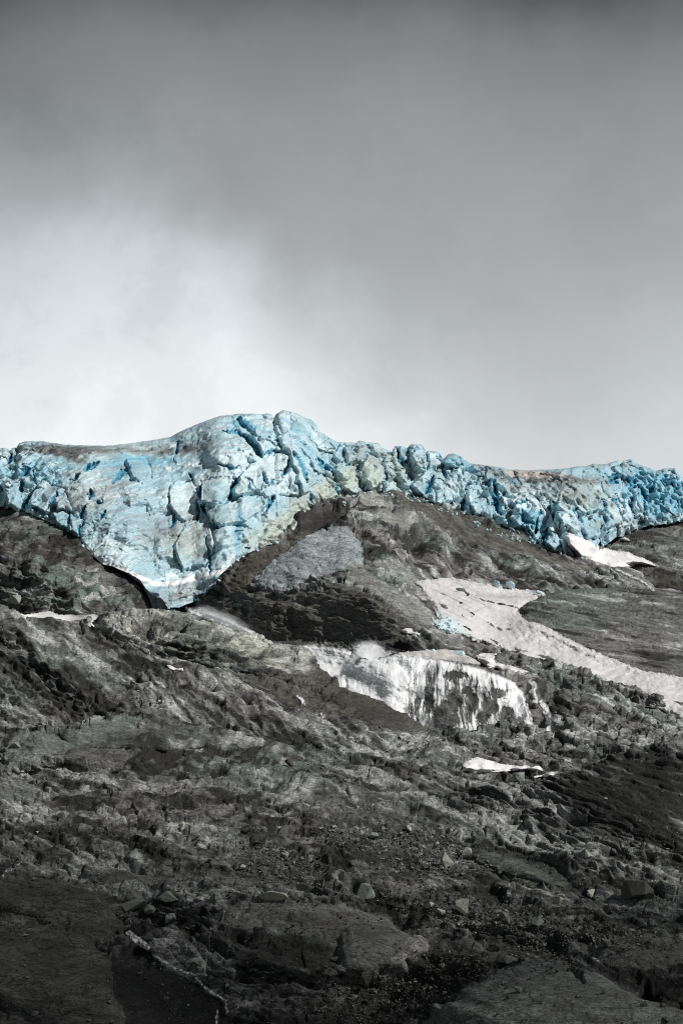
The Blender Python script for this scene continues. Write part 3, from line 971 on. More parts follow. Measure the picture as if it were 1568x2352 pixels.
def c_mid(P, u, v, ex):
    z = [(480, 1490, 230, 60, 15, 0.16), (690, 1530, 60, 14, 25, 0.45), (560, 1470, 130, 14, 18, 0.35), (300, 1445, 60, 30, 20, 0.35), (240, 1440, 60, 12, 5, 0.5),
         (520, 1555, 60, 10, 5, 0.3), (650, 1560, 160, 14, 6, -0.75), (760, 1570, 50, 12, 20, -0.6), (850, 1640, 130, 34, 26, -0.6), (700, 1600, 120, 20, 12, -0.35), (720, 1520, 26, 14, 35, -0.5),
         (130, 1500, 130, 20, 38, 0.3), (60, 1560, 90, 40, 38, -0.35), (180, 1580, 90, 30, 40, -0.35), (250, 1560, 110, 14, 34, 0.3), (90, 1600, 120, 12, 40, 0.15),
         (60, 1450, 90, 14, 25, 0.25), (540, 1580, 40, 12, 10, 0.5), (400, 1600, 120, 14, 22, 0.2), (330, 1650, 130, 20, 15, -0.1), (650, 1680, 160, 12, 8, 0.2),
         (900, 1700, 90, 20, 15, 0.3), (960, 1720, 50, 14, 20, 0.3), (1100, 1710, 110, 22, 5, -0.05), (1230, 1700, 80, 8, 5, 0.25), (1220, 1730, 100, 25, 10, -0.15), (1320, 1720, 60, 8, 8, 0.3), (1340, 1750, 60, 8, -14, 0.5),
         (1480, 1700, 90, 10, 5, -0.1)]
    t = tone_map(u, v, z)
    c = rock_col(P, ex, pale=0.62, dark=0.62, green=0.35, mauve=0.6, seed=15, tone=t)
    nj = 9 * fbm(u / 25, v / 14, 0 * u + 2, 4, 0.6)
    fl = inpoly(u + nj, v + nj, [(560, 1562), (610, 1548), (700, 1556), (735, 1536), (765, 1562), (780, 1582), (860, 1606), (920, 1640), (985, 1690), (900, 1684), (800, 1660), (700, 1640), (630, 1600)]).astype(float)
    fl = boxblur(boxblur(fl, 2, 0, 1), 2, 1, 1)
    c = lerp(c, np.array((0.070, 0.064, 0.055)) * (1 + 1.3 * np.clip(ex[3], -0.6, 0.8))[..., None], (0.85 * fl)[..., None])
    warm = np.exp(-blob(u, v, (500, 1490, 260, 70, 15)))
    c = lerp(c, c * np.array([1.1, 1.1, 0.98], F), warm[..., None])
    return c * 0.86, np.clip(-t, 0, 1)


mid, _ = sheet('hill', [
    [(-160, 1900, 366), (0, 1900, 366), (600, 1900, 372), (900, 1900, 376), (1200, 1900, 378), (1568, 1900, 385), (1720, 1900, 385)],
    [(-160, 1690, 379), (0, 1690, 379), (220, 1690, 381), (600, 1700, 391), (900, 1760, 391), (1060, 1800, 390), (1200, 1812, 392), (1568, 1760, 402), (1720, 1750, 404)],
    [(-160, 1560, 392), (0, 1560, 392), (200, 1600, 392), (400, 1620, 394), (640, 1650, 400), (900, 1710, 405), (1060, 1740, 405), (1250, 1750, 409), (1568, 1725, 412), (1720, 1730, 412)],
    [(-160, 1450, 406), (0, 1470, 402), (250, 1470, 413), (370, 1500, 414), (640, 1560, 418), (860, 1650, 415), (975, 1695, 415), (1060, 1700, 418), (1250, 1700, 420), (1568, 1706, 420), (1720, 1706, 420)],
    [(-160, 1360, 422), (0, 1390, 416), (20, 1401, 416), (40, 1411, 417), (80, 1420, 422), (160, 1428, 428), (225, 1420, 428), (245, 1409, 427), (300, 1400, 428), (350, 1397, 429), (400, 1401, 430), (450, 1411, 431), (500, 1429, 431), (600, 1467, 431),
     (660, 1480, 431), (690, 1488, 431), (705, 1503, 431), (730, 1532, 431), (765, 1556, 430), (775, 1578, 429), (860, 1603, 428), (900, 1626, 427), (920, 1638, 426), (960, 1668, 425), (978, 1681, 424), (1050, 1683, 424), (1150, 1677, 425), (1230, 1674, 425), (1290, 1680, 426),
     (1400, 1700, 426), (1500, 1693, 426), (1568, 1690, 426), (1720, 1690, 426)]],
    -160, 1720, 1.8, 1.7, d_mid, c_mid, M_ROCK, rnd=(22, 6), seed=15, jitter=5,
    blobs=[(430, 1460, 150, 45, 12, 8, 'x'), (850, 1640, 120, 30, 27, 5), (560, 1560, 200, 16, 12, -3), (1150, 1760, 120, 18, 5, -3), (130, 1530, 180, 40, 35, 4), (230, 1470, 90, 20, 25, -3)])
tag(mid, kind='structure')

# ------------------------------------------------------------------ foreground slope
def d_fg(P, u, v):
    A, exA = relief(P, slope=42, ang=24, scale=0.85, big=1.0, ledge=1.3, block=1.0, fine=1.1, seed=21, stretch=1.9, lamL=5.5)
    B, exB = relief(P, slope=40, ang=42, scale=0.85, big=0.9, ledge=1.2, block=0.9, fine=1.1, seed=22, stretch=3.2, lamL=3.8, an=2.2)
    ridge = sstep(-60, 90, (u - 700) - 0.9 * (v - 1830)) * sstep(2120, 1960, v - 0.2 * (u - 1000))
    h = lerp(A, B, ridge)
    ex = tuple([lerp(a, b, ridge) if not isinstance(a, list) else [lerp(x, y, ridge) for x, y in zip(a, b)] for a, b in zip(exA, exB)])
    # smooth whalebacks
    sl = [(1290, 2330, 260, 92, 4), (760, 2190, 200, 44, -3), (140, 2270, 230, 80, 18), (150, 2080, 170, 34, 6), (400, 2300, 130, 70, 25), (1190, 1990, 130, 20, 20), (200, 1720, 120, 22, -8), (350, 1690, 140, 16, 2)]
    sm = np.zeros(u.shape)
    for s_ in sl:
        sm = np.maximum(sm, np.exp(-blob(u, v, s_) ** 2))
    h = h * (1 - 0.78 * sm)
    X, Yy, Z = P[..., 0], P[..., 1], P[..., 2]
    h = h + sm * 0.35 * fbm(X / 3, Yy / 3, Z / 3, 4)
    # rubble zones
    rz = scree_zone(u, v)
    f1, f2, r, bx, by = voronoi(X / 0.75, (Yy * 0.78 + Z * 0.62) / 0.75, 31)
    f1b, f2b, rb, bxb, byb = voronoi(X / 0.34, (Yy * 0.78 + Z * 0.62) / 0.34, 32)
    h = h * (1 - 0.5 * rz) + rz * (0.38 * (r[0] ** 2) * (1 - sstep(0.15, 0.6, f1)) + 0.16 * (1 - sstep(0.1, 0.6, f1b)) * rb[0] + 0.12 * fbm(X / 0.9, Yy / 0.9, Z / 0.9, 3))
    h = zones_relief(h, FG_ZONES, u, v)
    h = h * (1 - 0.65 * np.exp(-blob(u, v, (1480, 1830, 190, 100, 12)) ** 2))
    # authored clefts
    cracks = [([(150, 1885), (165, 1870)], 10, 1.5),
              ([(270, 2150), (230, 2180)], 10, 1.3), ([(480, 2270), (540, 2240), (580, 2215)], 7, 1.2), ([(1300, 2230), (1340, 2290)], 10, 1.5), ([(1480, 2270), (1500, 2320)], 34, 2.4), ([(1240, 2180), (1290, 2170)], 20, 2.0),
              ([(80, 1790), (100, 1800)], 10, 1.6), ([(1060, 2055), (1150, 2068), (1230, 2075)], 12, 1.3), ([(690, 2175), (700, 2215)], 4, 0.6)]
    uu = u + 8 * fbm(u / 25, v / 25, 0 * u, 2); vv = v + 8 * fbm(u / 25, v / 25, 0 * u + 5, 2)
    for pts, w, d in cracks:
        pd_, tt = polyparam(uu, vv, pts)
        h = h - d * (1 - sstep(0.1, 1.0, pd_ / (w * (0.25 + 0.9 * np.sin(np.pi * np.clip(tt, 0.05, 0.95))))))
    return h, ex + (sm, rz, r)


FG_ZONES = [
    ([(1000, 2430), (1015, 2352), (1060, 2306), (1110, 2272), (1180, 2238), (1230, 2224), (1300, 2226), (1370, 2254), (1440, 2290), (1500, 2320), (1580, 2352), (1600, 2430)], (0.27, 0.278, 0.262), 1.5, 'slab'),
    ([(468, 2142), (548, 2128), (570, 2096), (640, 2091), (728, 2092), (800, 2102), (880, 2120), (935, 2150), (950, 2170), (900, 2196), (865, 2240), (800, 2290), (760, 2330), (745, 2290), (790, 2230), (781, 2160), (640, 2148), (540, 2150)], (0.225, 0.218, 0.208), 1.0, 'slab'),
    ([(863, 2245), (881, 2217), (926, 2182), (954, 2154), (974, 2162), (984, 2192), (956, 2196), (926, 2227), (896, 2257), (871, 2269)], (0.46, 0.44, 0.43), 0.8, 'slab'),
    ([(1082, 1956), (1132, 1954), (1232, 1996), (1303, 2031), (1263, 2040), (1207, 2031), (1132, 2003), (1092, 1978)], (0.14, 0.150, 0.130), 0.3, 'slab'),
    ([(990, 2195), (1060, 2232), (1190, 2222), (1100, 2262), (1050, 2300), (1010, 2352), (990, 2430), (790, 2430), (800, 2352), (880, 2285), (930, 2240), (965, 2205)], (0.030, 0.030, 0.027), -0.9, 'gravel'),
    ([(468, 2172), (540, 2158), (640, 2160), (775, 2170), (785, 2215), (700, 2225), (560, 2215), (480, 2190)], (0.034, 0.034, 0.029), -0.6, 'gravel'),
    ([(258, 2210), (309, 2186), (368, 2222), (448, 2258), (512, 2310), (512, 2430), (300, 2430), (279, 2298), (259, 2240)], (0.020, 0.020, 0.021), 0.0, 'slab'),
    ([(-170, 2140), (60, 2130), (180, 2150), (250, 2200), (262, 2290), (285, 2352), (280, 2430), (-170, 2430)], (0.125, 0.119, 0.113), 0.6, 'slab'),
    ([(-170, 2030), (60, 2025), (200, 2040), (240, 2075), (280, 2120), (290, 2160), (240, 2180), (120, 2130), (-170, 2110)], (0.135, 0.13, 0.122), 0.9, 'slab'),
    ([(10, 1725), (100, 1690), (220, 1668), (330, 1662), (300, 1690), (160, 1720), (80, 1760), (20, 1765)], (0.21, 0.225, 0.205), 0.6, 'slab'),
    ([(160, 1722), (260, 1712), (300, 1735), (280, 1765), (200, 1770), (150, 1750)], (0.15, 0.145, 0.135), 0.5, 'slab'),
    ([(-170, 1800), (60, 1795), (90, 1815), (80, 1835), (-170, 1850)], (0.22, 0.225, 0.215), 0.5, 'slab'),
    ([(1067, 2040), (1120, 2036), (1165, 2048), (1155, 2064), (1080, 2062)], (0.025, 0.024, 0.023), -1.2, 'slab'),
    ([(1395, 2170), (1480, 2150), (1568, 2175), (1568, 2215), (1480, 2240), (1400, 2230), (1360, 2205)], (0.16, 0.157, 0.15), 0.8, 'slab'),
    ([(210, 2010), (300, 2005), (420, 2018), (560, 2022), (700, 2030), (690, 2040), (520, 2040), (330, 2040), (240, 2035)], (0.16, 0.155, 0.145), 0.5, 'slab'),
]
def scree_zone(u, v):
    z = [(900, 1930, 260, 80, 18, 1.0), (640, 1990, 170, 60, 10, 0.8), (1130, 2110, 300, 50, 12, 1.0), (620, 2290, 0.1, 0.1, 0, 0), (860, 2290, 170, 70, -12, 1.1), (1050, 2220, 170, 40, 10, 1.0),
         (1400, 2150, 220, 40, 8, 0.8), (420, 1850, 220, 60, 5, 0.5), (60, 2130, 110, 26, 0, 0.6), (750, 1780, 170, 30, 18, 0.7), (1230, 2200, 130, 40, 10, 0.8), (250, 1920, 200, 40, 0, 0.5), (640, 2060, 220, 20, 3, 0.6)]
    t = np.zeros(np.shape(u))
    for zc in z:
        if zc[5] > 0:
            t = np.maximum(t, zc[5] * np.exp(-blob(u, v, zc)))
    n = fbm(np.asarray(u) / 60, np.asarray(v) / 30, 0 * np.asarray(u), 3)
    return sstep(0.35, 0.75, t + 0.5 * n)


def c_fg(P, u, v, ex):
    sm, rz, r = ex[-3:]
    ex = ex[:-3]
    z = [(1000, 1860, 200, 20, 25, 0.35), (1150, 1900, 160, 16, 24, 0.4), (1000, 1960, 120, 12, 15, 0.3), (1300, 1960, 200, 16, 16, 0.5), (1450, 1990, 120, 14, 14, 0.4), (1200, 1850, 160, 12, 20, 0.2), (1100, 1810, 120, 10, 12, 0.35),
         (1480, 1820, 130, 60, 10, -0.65), (1400, 1880, 120, 40, 15, -0.5), (1520, 1920, 70, 30, 15, -0.45), (800, 1760, 100, 12, 20, 0.3), (750, 1740, 70, 12, 20, -0.3),
         (60, 1880, 90, 20, 5, 0.4), (120, 1730, 100, 14, -15, 0.35), (30, 1780, 50, 10, 0, 0.35), (250, 1770, 110, 22, 5, 0.2), (360, 1760, 120, 12, -6, 0.1), (500, 1730, 100, 10, 8, -0.2),
         (680, 1830, 40, 16, 10, 0.5), (400, 1990, 90, 12, 0, 0.2), (230, 1990, 90, 20, 5, 0.15), (240, 2050, 110, 10, 4, 0.45), (480, 2040, 200, 8, 2, 0.25), (400, 2170, 26, 12, 20, 0.6), (400, 2235, 30, 8, 25, 0.9), (300, 2160, 26, 12, 10, 0.6),
         (380, 2300, 140, 50, 20, -1.1), (440, 2340, 90, 40, 25, -0.8), (330, 2200, 40, 20, 20, -0.4), (100, 2200, 120, 60, 15, -0.25), (100, 2320, 200, 50, 20, -0.05), (760, 2170, 180, 24, -4, 0.3), (940, 2235, 60, 10, -40, 0.9), (880, 2270, 50, 10, -40, 0.6), (640, 2250, 90, 30, -10, -0.1),
         (860, 2320, 150, 50, -14, -1.1), (1010, 2260, 90, 40, 0, -0.8), (1290, 2330, 230, 80, 4, 0.22), (1120, 2170, 200, 26, 8, -0.4), (1500, 2300, 70, 40, 0, -0.6), (1220, 1990, 150, 22, 20, 0.0), (30, 2100, 90, 20, 0, -0.7), (700, 2140, 90, 12, 0, -0.5),
         (1300, 2180, 120, 40, 5, -0.2), (1420, 2230, 90, 30, -10, -0.05), (600, 1900, 150, 60, 10, -0.2), (820, 1960, 140, 50, 20, -0.3)]
    t = tone_map(u, v, z)
    low_shade = sstep(1900, 2350, v)  # shade of the lower slope put into the rock tone
    c = rock_col(P, ex, pale=0.66, dark=0.66, green=0.45, mauve=0.5, seed=21, tone=1.3 * t - 0.10 * low_shade, gain=1.0)
    # polished olive grey slabs
    og = (0.105, 0.112, 0.100)
    c = mixc(c, og, 0.6 * sm * sstep(-0.6, -0.1, t + 0.0))
    # stones and dark gravel
    st = lerp(np.array(C_DARK)[None, None], np.array((0.12, 0.12, 0.112))[None, None], (r[0] ** 1.5)[..., None])
    st = mixc(st.astype(F), C_PALE, sstep(0.93, 0.97, r[1]) * (1 - sstep(0.3, 0.5, 0 * r[0])))
    c = lerp(c, st, (0.75 * rz)[..., None])
    c = zones_colour(c, ex, FG_ZONES, u, v)
    # moss
    ms = sstep(0.16, 0.40, fbm(u / 22, v / 9, 0 * u + 7, 3) + 0.3 * np.exp(-blob(u, v, (800, 1900, 220, 90, 20))) + 0.22 * np.exp(-blob(u, v, (700, 2240, 300, 70, 0))) - 0.22)
    c = mixc(c, (0.030, 0.036, 0.012), 0.75 * ms * (1 - sm))
    # foreground shade put into the rock colour as one even darkening
    shade_wt = sstep(38, 100, P[..., 2] + 10 * fbm(P[..., 0] / 30, P[..., 1] / 30, 0 * u, 3))
    c = c * lerp(0.66, 0.66, shade_wt)[..., None]
    return c, np.clip(-t * 0.8, 0, 1)


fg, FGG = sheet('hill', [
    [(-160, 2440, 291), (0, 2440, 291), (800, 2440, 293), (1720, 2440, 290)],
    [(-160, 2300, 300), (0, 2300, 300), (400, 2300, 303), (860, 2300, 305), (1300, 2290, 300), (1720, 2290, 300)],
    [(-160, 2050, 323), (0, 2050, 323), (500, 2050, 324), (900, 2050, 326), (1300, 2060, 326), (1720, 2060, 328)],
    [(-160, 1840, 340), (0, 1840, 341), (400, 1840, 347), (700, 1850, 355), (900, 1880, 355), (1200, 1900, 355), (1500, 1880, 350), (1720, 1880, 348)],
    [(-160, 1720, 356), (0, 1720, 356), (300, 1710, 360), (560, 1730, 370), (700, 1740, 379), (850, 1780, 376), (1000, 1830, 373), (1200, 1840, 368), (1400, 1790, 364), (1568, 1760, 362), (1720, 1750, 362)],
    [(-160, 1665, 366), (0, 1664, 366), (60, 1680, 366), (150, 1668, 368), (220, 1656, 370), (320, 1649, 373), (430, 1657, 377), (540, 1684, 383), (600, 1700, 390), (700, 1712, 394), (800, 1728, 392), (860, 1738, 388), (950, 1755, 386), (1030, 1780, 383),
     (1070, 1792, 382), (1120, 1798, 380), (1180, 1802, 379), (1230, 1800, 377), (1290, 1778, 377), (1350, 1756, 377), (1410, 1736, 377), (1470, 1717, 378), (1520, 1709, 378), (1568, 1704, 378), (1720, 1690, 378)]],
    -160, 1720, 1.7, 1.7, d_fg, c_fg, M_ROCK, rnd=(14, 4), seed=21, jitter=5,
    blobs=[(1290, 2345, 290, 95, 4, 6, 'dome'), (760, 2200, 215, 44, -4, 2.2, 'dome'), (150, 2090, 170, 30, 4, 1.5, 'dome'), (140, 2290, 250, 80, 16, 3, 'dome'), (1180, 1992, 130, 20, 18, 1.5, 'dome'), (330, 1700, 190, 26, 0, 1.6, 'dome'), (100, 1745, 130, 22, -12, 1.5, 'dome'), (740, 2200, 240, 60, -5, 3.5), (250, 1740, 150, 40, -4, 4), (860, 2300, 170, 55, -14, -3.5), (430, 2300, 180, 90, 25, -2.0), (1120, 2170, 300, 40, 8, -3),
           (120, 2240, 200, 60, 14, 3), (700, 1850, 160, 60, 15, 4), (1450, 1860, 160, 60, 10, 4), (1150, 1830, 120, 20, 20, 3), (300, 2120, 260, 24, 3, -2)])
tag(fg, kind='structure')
zfill()

# ================================================================== the glacier
CRACKS = [  # polyline, half width, depth
    ([(408, 1013), (404, 1040), (399, 1058)], 4, 2.2), ([(560, 1006), (578, 1026), (602, 1054)], 9, 4.5), ([(510, 994), (540, 996), (562, 1004)], 7, 2.2), ([(608, 1045), (628, 1038), (646, 1042)], 6, 3.0),
    ([(543, 966), (560, 980), (578, 996)], 13, 2.6), ([(437, 1087), (442, 1104)], 5, 2.6), ([(458, 1145), (460, 1125), (464, 1108)], 6, 3.0), ([(464, 1165), (472, 1178)], 9, 3.0),
    ([(527, 1146), (534, 1124), (548, 1096)], 8, 3.0), ([(565, 1137), (570, 1122)], 6, 2.5), ([(600, 1094), (606, 1110), (612, 1124)], 6, 2.6), ([(614, 1122), (624, 1110)], 4, 1.6), ([(612, 1180), (615, 1160), (627, 1145)], 6, 2.8),
    ([(492, 1202), (498, 1216)], 9, 3.0), ([(476, 1230), (478, 1255), (484, 1290), (485, 1326)], 4, 1.8), ([(392, 1212), (400, 1198), (398, 1184)], 6, 2.4), ([(190, 1083), (208, 1072), (228, 1060)], 8, 3.6),
    ([(168, 1106), (185, 1088)], 5, 2.5), ([(112, 1172), (121, 1155), (133, 1136)], 7, 3.0), ([(205, 1147), (210, 1124)], 8, 3.0), ([(221, 1152), (237, 1158)], 7, 2.6), ([(186, 1190), (190, 1178), (196, 1168)], 8, 3.0), ([(232, 1196), (241, 1174)], 6, 2.6),
    ([(180, 1236), (184, 1215), (190, 1195)], 4, 2.4), ([(262, 1108), (272, 1092), (288, 1078)], 9, 2.0), ([(50, 1092), (68, 1076)], 12, 2.6), ([(50, 1126), (53, 1105)], 6, 2.5), ([(58, 1162), (72, 1138)], 10, 3.0), ([(20, 1070), (28, 1045)], 9, 3.0),
    ([(668, 1048), (684, 1072), (698, 1110)], 9, 3.2), ([(641, 1110), (652, 1082), (660, 1058)], 4, 1.8), ([(728, 1056), (748, 1072), (766, 1088)], 9, 3.2), ([(500, 1070), (535, 1082), (548, 1074)], 5, 1.6), ([(558, 1100), (590, 1130)], 3, 1.0),
    ([(535, 1128), (530, 1140), (534, 1158)], 5, 2.0), ([(705, 1125), (714, 1150), (725, 1162)], 5, 2.2), ([(770, 1108), (778, 1140)], 5, 2.0), ([(452, 1150), (456, 1200)], 5, 1.6), ([(275, 1095), (300, 1075)], 7, 1.4),
    ([(975, 1140), (984, 1118), (992, 1098)], 9, 4.5), ([(1131, 1112), (1138, 1150), (1150, 1182)], 11, 5.5), ([(1110, 1115), (1124, 1124)], 6, 3), ([(1012, 1088), (1020, 1100)], 6, 3), ([(1195, 1178), (1202, 1206)], 6, 3), ([(1203, 1205), (1226, 1208)], 9, 3.0),
    ([(1232, 1200), (1230, 1228)], 5, 3), ([(1240, 1180), (1240, 1190)], 4, 3), ([(1271, 1190), (1276, 1166), (1271, 1154)], 7, 4), ([(1247, 1262), (1252, 1236), (1256, 1208)], 11, 5.5), ([(1176, 1170), (1212, 1158)], 5, 1.8), ([(1310, 1182), (1320, 1170)], 6, 2),
    ([(1402, 1092), (1416, 1108)], 16, 4), ([(1440, 1102), (1458, 1118)], 15, 4), ([(1466, 1114), (1480, 1134), (1490, 1150)], 9, 5), ([(1395, 1155), (1410, 1150)], 8, 2), ([(1478, 1190), (1480, 1150)], 5, 3), ([(1490, 1110), (1500, 1130)], 7, 3),
    ([(1540, 1110), (1556, 1125)], 9, 3), ([(1392, 1225), (1395, 1210)], 3, 2), ([(880, 1128), (884, 1095)], 4, 3), ([(836, 1130), (880, 1132)], 6, 2), ([(1060, 1180), (1066, 1150)], 8, 3), ([(1030, 1170), (1040, 1150)], 6, 3), ([(910, 1040), (925, 1065)], 7, 3),
]


ICE_PLATES = [
    ([(395, 1122), (440, 1108), (456, 1140), (452, 1188), (420, 1204), (388, 1165)], 1.5), ([(464, 1110), (490, 1102), (520, 1100), (527, 1138), (500, 1165), (466, 1162)], 2.2),
    ([(530, 1150), (545, 1100), (570, 1075), (620, 1050), (655, 1055), (640, 1110), (600, 1130), (562, 1142)], 2.4), ([(470, 1170), (540, 1152), (600, 1145), (610, 1165), (560, 1200), (494, 1214)], 1.6),
    ([(640, 1010), (652, 1003), (668, 1010), (700, 1080), (706, 1130), (690, 1140), (664, 1070)], 3.0), ([(60, 1162), (98, 1108), (150, 1128), (112, 1182)], 2.4), ([(128, 1150), (150, 1132), (166, 1176), (130, 1174)], 2.4),
    ([(118, 1184), (155, 1177), (163, 1222), (140, 1214)], 2.4), ([(163, 1184), (190, 1196), (180, 1234), (160, 1222)], 2.2), ([(290, 1060), (336, 1056), (344, 1090), (330, 1122), (300, 1100)], 1.6), ([(425, 1215), (482, 1200), (492, 1262), (470, 1302), (420, 1312), (398, 1262)], 1.3),
    ([(545, 965), (600, 952), (628, 964), (645, 1000), (600, 1020), (570, 995)], 2.0), ([(575, 1012), (640, 1020), (650, 1040), (605, 1046)], 2.0), ([(6, 1110), (20, 1104), (40, 1130), (56, 1172), (20, 1172)], 3.0),
    ([(940, 1117), (985, 1080), (1030, 1098), (1042, 1150), (1000, 1167), (975, 1152)], 2.8), ([(1014, 1062), (1040, 1042), (1078, 1066), (1060, 1086), (1030, 1082)], 3.0), ([(1170, 1192), (1190, 1150), (1228, 1140), (1250, 1180), (1240, 1215), (1190, 1216)], 2.6),
    ([(1266, 1160), (1290, 1155), (1314, 1188), (1320, 1226), (1290, 1216)], 2.8), ([(1248, 1222), (1270, 1215), (1292, 1250), (1270, 1268), (1252, 1258)], 2.6), ([(820, 1082), (842, 1045), (868, 1060), (885, 1110), (850, 1127), (825, 1112)], 2.8), ([(875, 1067), (900, 1060), (906, 1100), (886, 1106)], 2.6),
    ([(914, 1032), (935, 1030), (936, 1062), (916, 1062)], 2.6), ([(940, 1032), (965, 1024), (972, 1060), (945, 1077)], 2.6), ([(976, 1045), (1006, 1040), (1010, 1072), (985, 1082)], 2.6), ([(1380, 1152), (1410, 1140), (1421, 1200), (1390, 1216)], 2.2), ([(1452, 1140), (1474, 1150), (1476, 1196), (1456, 1190)], 2.2),
    ([(1110, 1080), (1140, 1085), (1165, 1110), (1170, 1140), (1135, 1120), (1115, 1110)], 2.4), ([(1070, 1120), (1100, 1110), (1125, 1150), (1130, 1190), (1090, 1185), (1070, 1160)], 2.6), ([(790, 1030), (812, 1025), (820, 1060), (796, 1070)], 2.4), ([(1405, 1075), (1440, 1062), (1470, 1080), (1450, 1100), (1415, 1098)], 2.4), ([(1330, 1190), (1370, 1180), (1380, 1230), (1345, 1240)], 1.8)]


def d_ice(P, u, v):
    X, Y, Z = P[..., 0], P[..., 1], P[..., 2]
    w1 = fbm(X / 9, Y / 9, Z / 9, 3); w2 = fbm(X / 9 + 31, Y / 9, Z / 9, 3)
    # how broken the ice is
    ser = sstep(640, 800, u) * (1 - 0.65 * sstep(1150, 1240, u) * sstep(1440, 1330, u) * sstep(1170, 1120, v))
    ser = np.maximum(ser, 0.75 * sstep(170, 60, u))
    ser = np.maximum(ser, 0.45 * sstep(480, 560, u))
    ser = np.clip(ser, 0.12, 1)
    # large blocks
    f1, f2, r, bx, by = voronoi(X / 4.2 + 0.30 * w1 + 0.10 * Z / 4.6, Z / 11.0 + 0.30 * w2, 41)
    e = f2 - f1
    def tri(x):
        return 1 - 2 * np.abs(x - np.floor(x) - 0.5) * 1.0
    t1 = tri(X / 6.5 + 0.32 * Z / 9 + 0.9 * w1); t2 = tri(-X / 7.5 + Z / 8.5 + 0.9 * w2); t3 = tri(X / 3.1 - Z / 7.5 + 0.8 * w2 + 0.3)
    t4 = tri(X / 2.0 + Z / 3.4 + 1.0 * w1)
    gm = sstep(0.0, 0.25, fbm(X / 7 + 3, Y / 7, Z / 7, 2))
    big = 4.4 * np.maximum(t1, 0.92 * t2) + 1.7 * np.maximum(t3, 0.8 * t4) - 3.6 + 1.7 * (r[0] - 0.5) + 1.8 * (r[1] - 0.5) * bx * 2 + 1.4 * (r[2] - 0.6) * by * 2 - 1.5 * gm * (1 - sstep(0, 0.16, e))
    # medium blocks
    g1, g2, s_, cx, cyy = voronoi(X / 2.2 + 0.3 * w2 - 0.2 * Z / 2.1, Z / 6.5 + 0.4 * w1, 42)
    e2 = g2 - g1
    med = 0.9 * (s_[0] - 0.5) + 1.3 * (s_[1] - 0.5) * cx * 2 + 1.1 * (s_[2] - 0.6) * cyy * 2 - 0.5 * (1 - gm) * (1 - sstep(0, 0.2, e2))
    h = ser * (big + 1.0 * med)
    # scalloped melt surface
    p = X * 0.8 + Z * 0.6; q = -X * 0.6 + Z * 0.8
    calm = 1 - 0.55 * ser
    h = h + 1.0 * fbm(X / 12, Y / 12, Z / 10, 3) + calm * 1.1 * fbm(p / 4.5, q / 1.8, 0 * p, 4, 0.62) + calm * 0.7 * tri(q / 3.6 + p / 15 + 0.8 * w1) + 0.5 * tri(p / 5 - q / 9 + 0.7 * w2) + calm * 0.38 * ridged(p / 2.2 + w1, q / 1.1, 0 * p, 2)
    k1, k2, kk, kx, ky = voronoi(p / 1.5 + 0.5 * w1, q / 0.9 + 0.4 * w2, 43)
    h = h + calm * (0.30 * (kk[0] - 0.5) + 0.35 * (kk[1] - 0.5) * kx + 0.3 * (kk[2] - 0.5) * ky)
    # large named shapes
    for bb in [(560, 1040, 150, 60, 20, 2.0), (600, 1130, 70, 45, -35, 3.0), (680, 1085, 26, 70, -18, 3.4), (590, 990, 60, 30, 35, 2.2), (665, 980, 42, 34, 20, 2.6), (415, 1240, 70, 40, -20, 2.0), (480, 1145, 30, 26, 0, 1.8), (350, 1130, 70, 50, 10, 2.5),
               (28, 1145, 22, 36, -5, 4.0), (1215, 1170, 45, 30, 10, 3.0), (1295, 1195, 28, 50, -25, 3.0), (1260, 1245, 22, 26, 0, 3.5), (1040, 1080, 26, 30, 10, 4.0), (1010, 1130, 32, 40, 20, 3.0), (1115, 1105, 50, 36, 30, 3.0),
               (960, 1055, 24, 40, 0, 3.0), (880, 1100, 28, 36, 0, 3.0), (850, 1095, 20, 40, 10, 3), (150, 1240, 30, 20, 25, 1.5), (300, 1225, 140, 30, 30, 1.0), (540, 1240, 60, 14, -25, 1.5), (430, 1345, 90, 26, -20, 1.0), (1370, 1180, 100, 50, 5, 2.5)]:
        h = h + bb[5] * (1 - sstep(0.2, 1.3, blob(u, v, bb)))
    fresh_shade = sstep(0.2, 0.8, ser) * (0.8 * gm * (1 - sstep(0.0, 0.14, e)) + 0.25 * (1 - gm) * (1 - sstep(0, 0.14, e2)) + 0.40 * sstep(0.40, 0.05, np.maximum(t1, 0.92 * t2)))
    uu = u + 9 * fbm(u / 18, v / 18, 0 * u, 4, 0.6); vv = v + 9 * fbm(u / 16, v / 16, 0 * u + 5, 3)
    slot = np.zeros(u.shape)
    wn = 1 + 0.9 * fbm(u / 9, v / 9, 0 * u + 8, 3)
    for pts, wd, dp in CRACKS:
        xs = [p_[0] for p_ in pts]; ys = [p_[1] for p_ in pts]
        m = (u > min(xs) - wd * 2.5) & (u < max(xs) + wd * 2.5) & (v > min(ys) - wd * 2.5) & (v < max(ys) + wd * 2.5)
        if not m.any():
            continue
        dd, tt = polyparam(uu[m], vv[m], pts)
        dd = dd / (wd * (0.22 + 0.95 * np.sin(np.pi * np.clip(tt, 0.03, 0.97)) ** 0.8) * wn[m])
        k = 1 - sstep(0.1, 1.0, dd)
        hm = h[m]; hm = hm - 0.75 * dp * k; h[m] = hm
        slot[m] = np.maximum(slot[m], k)
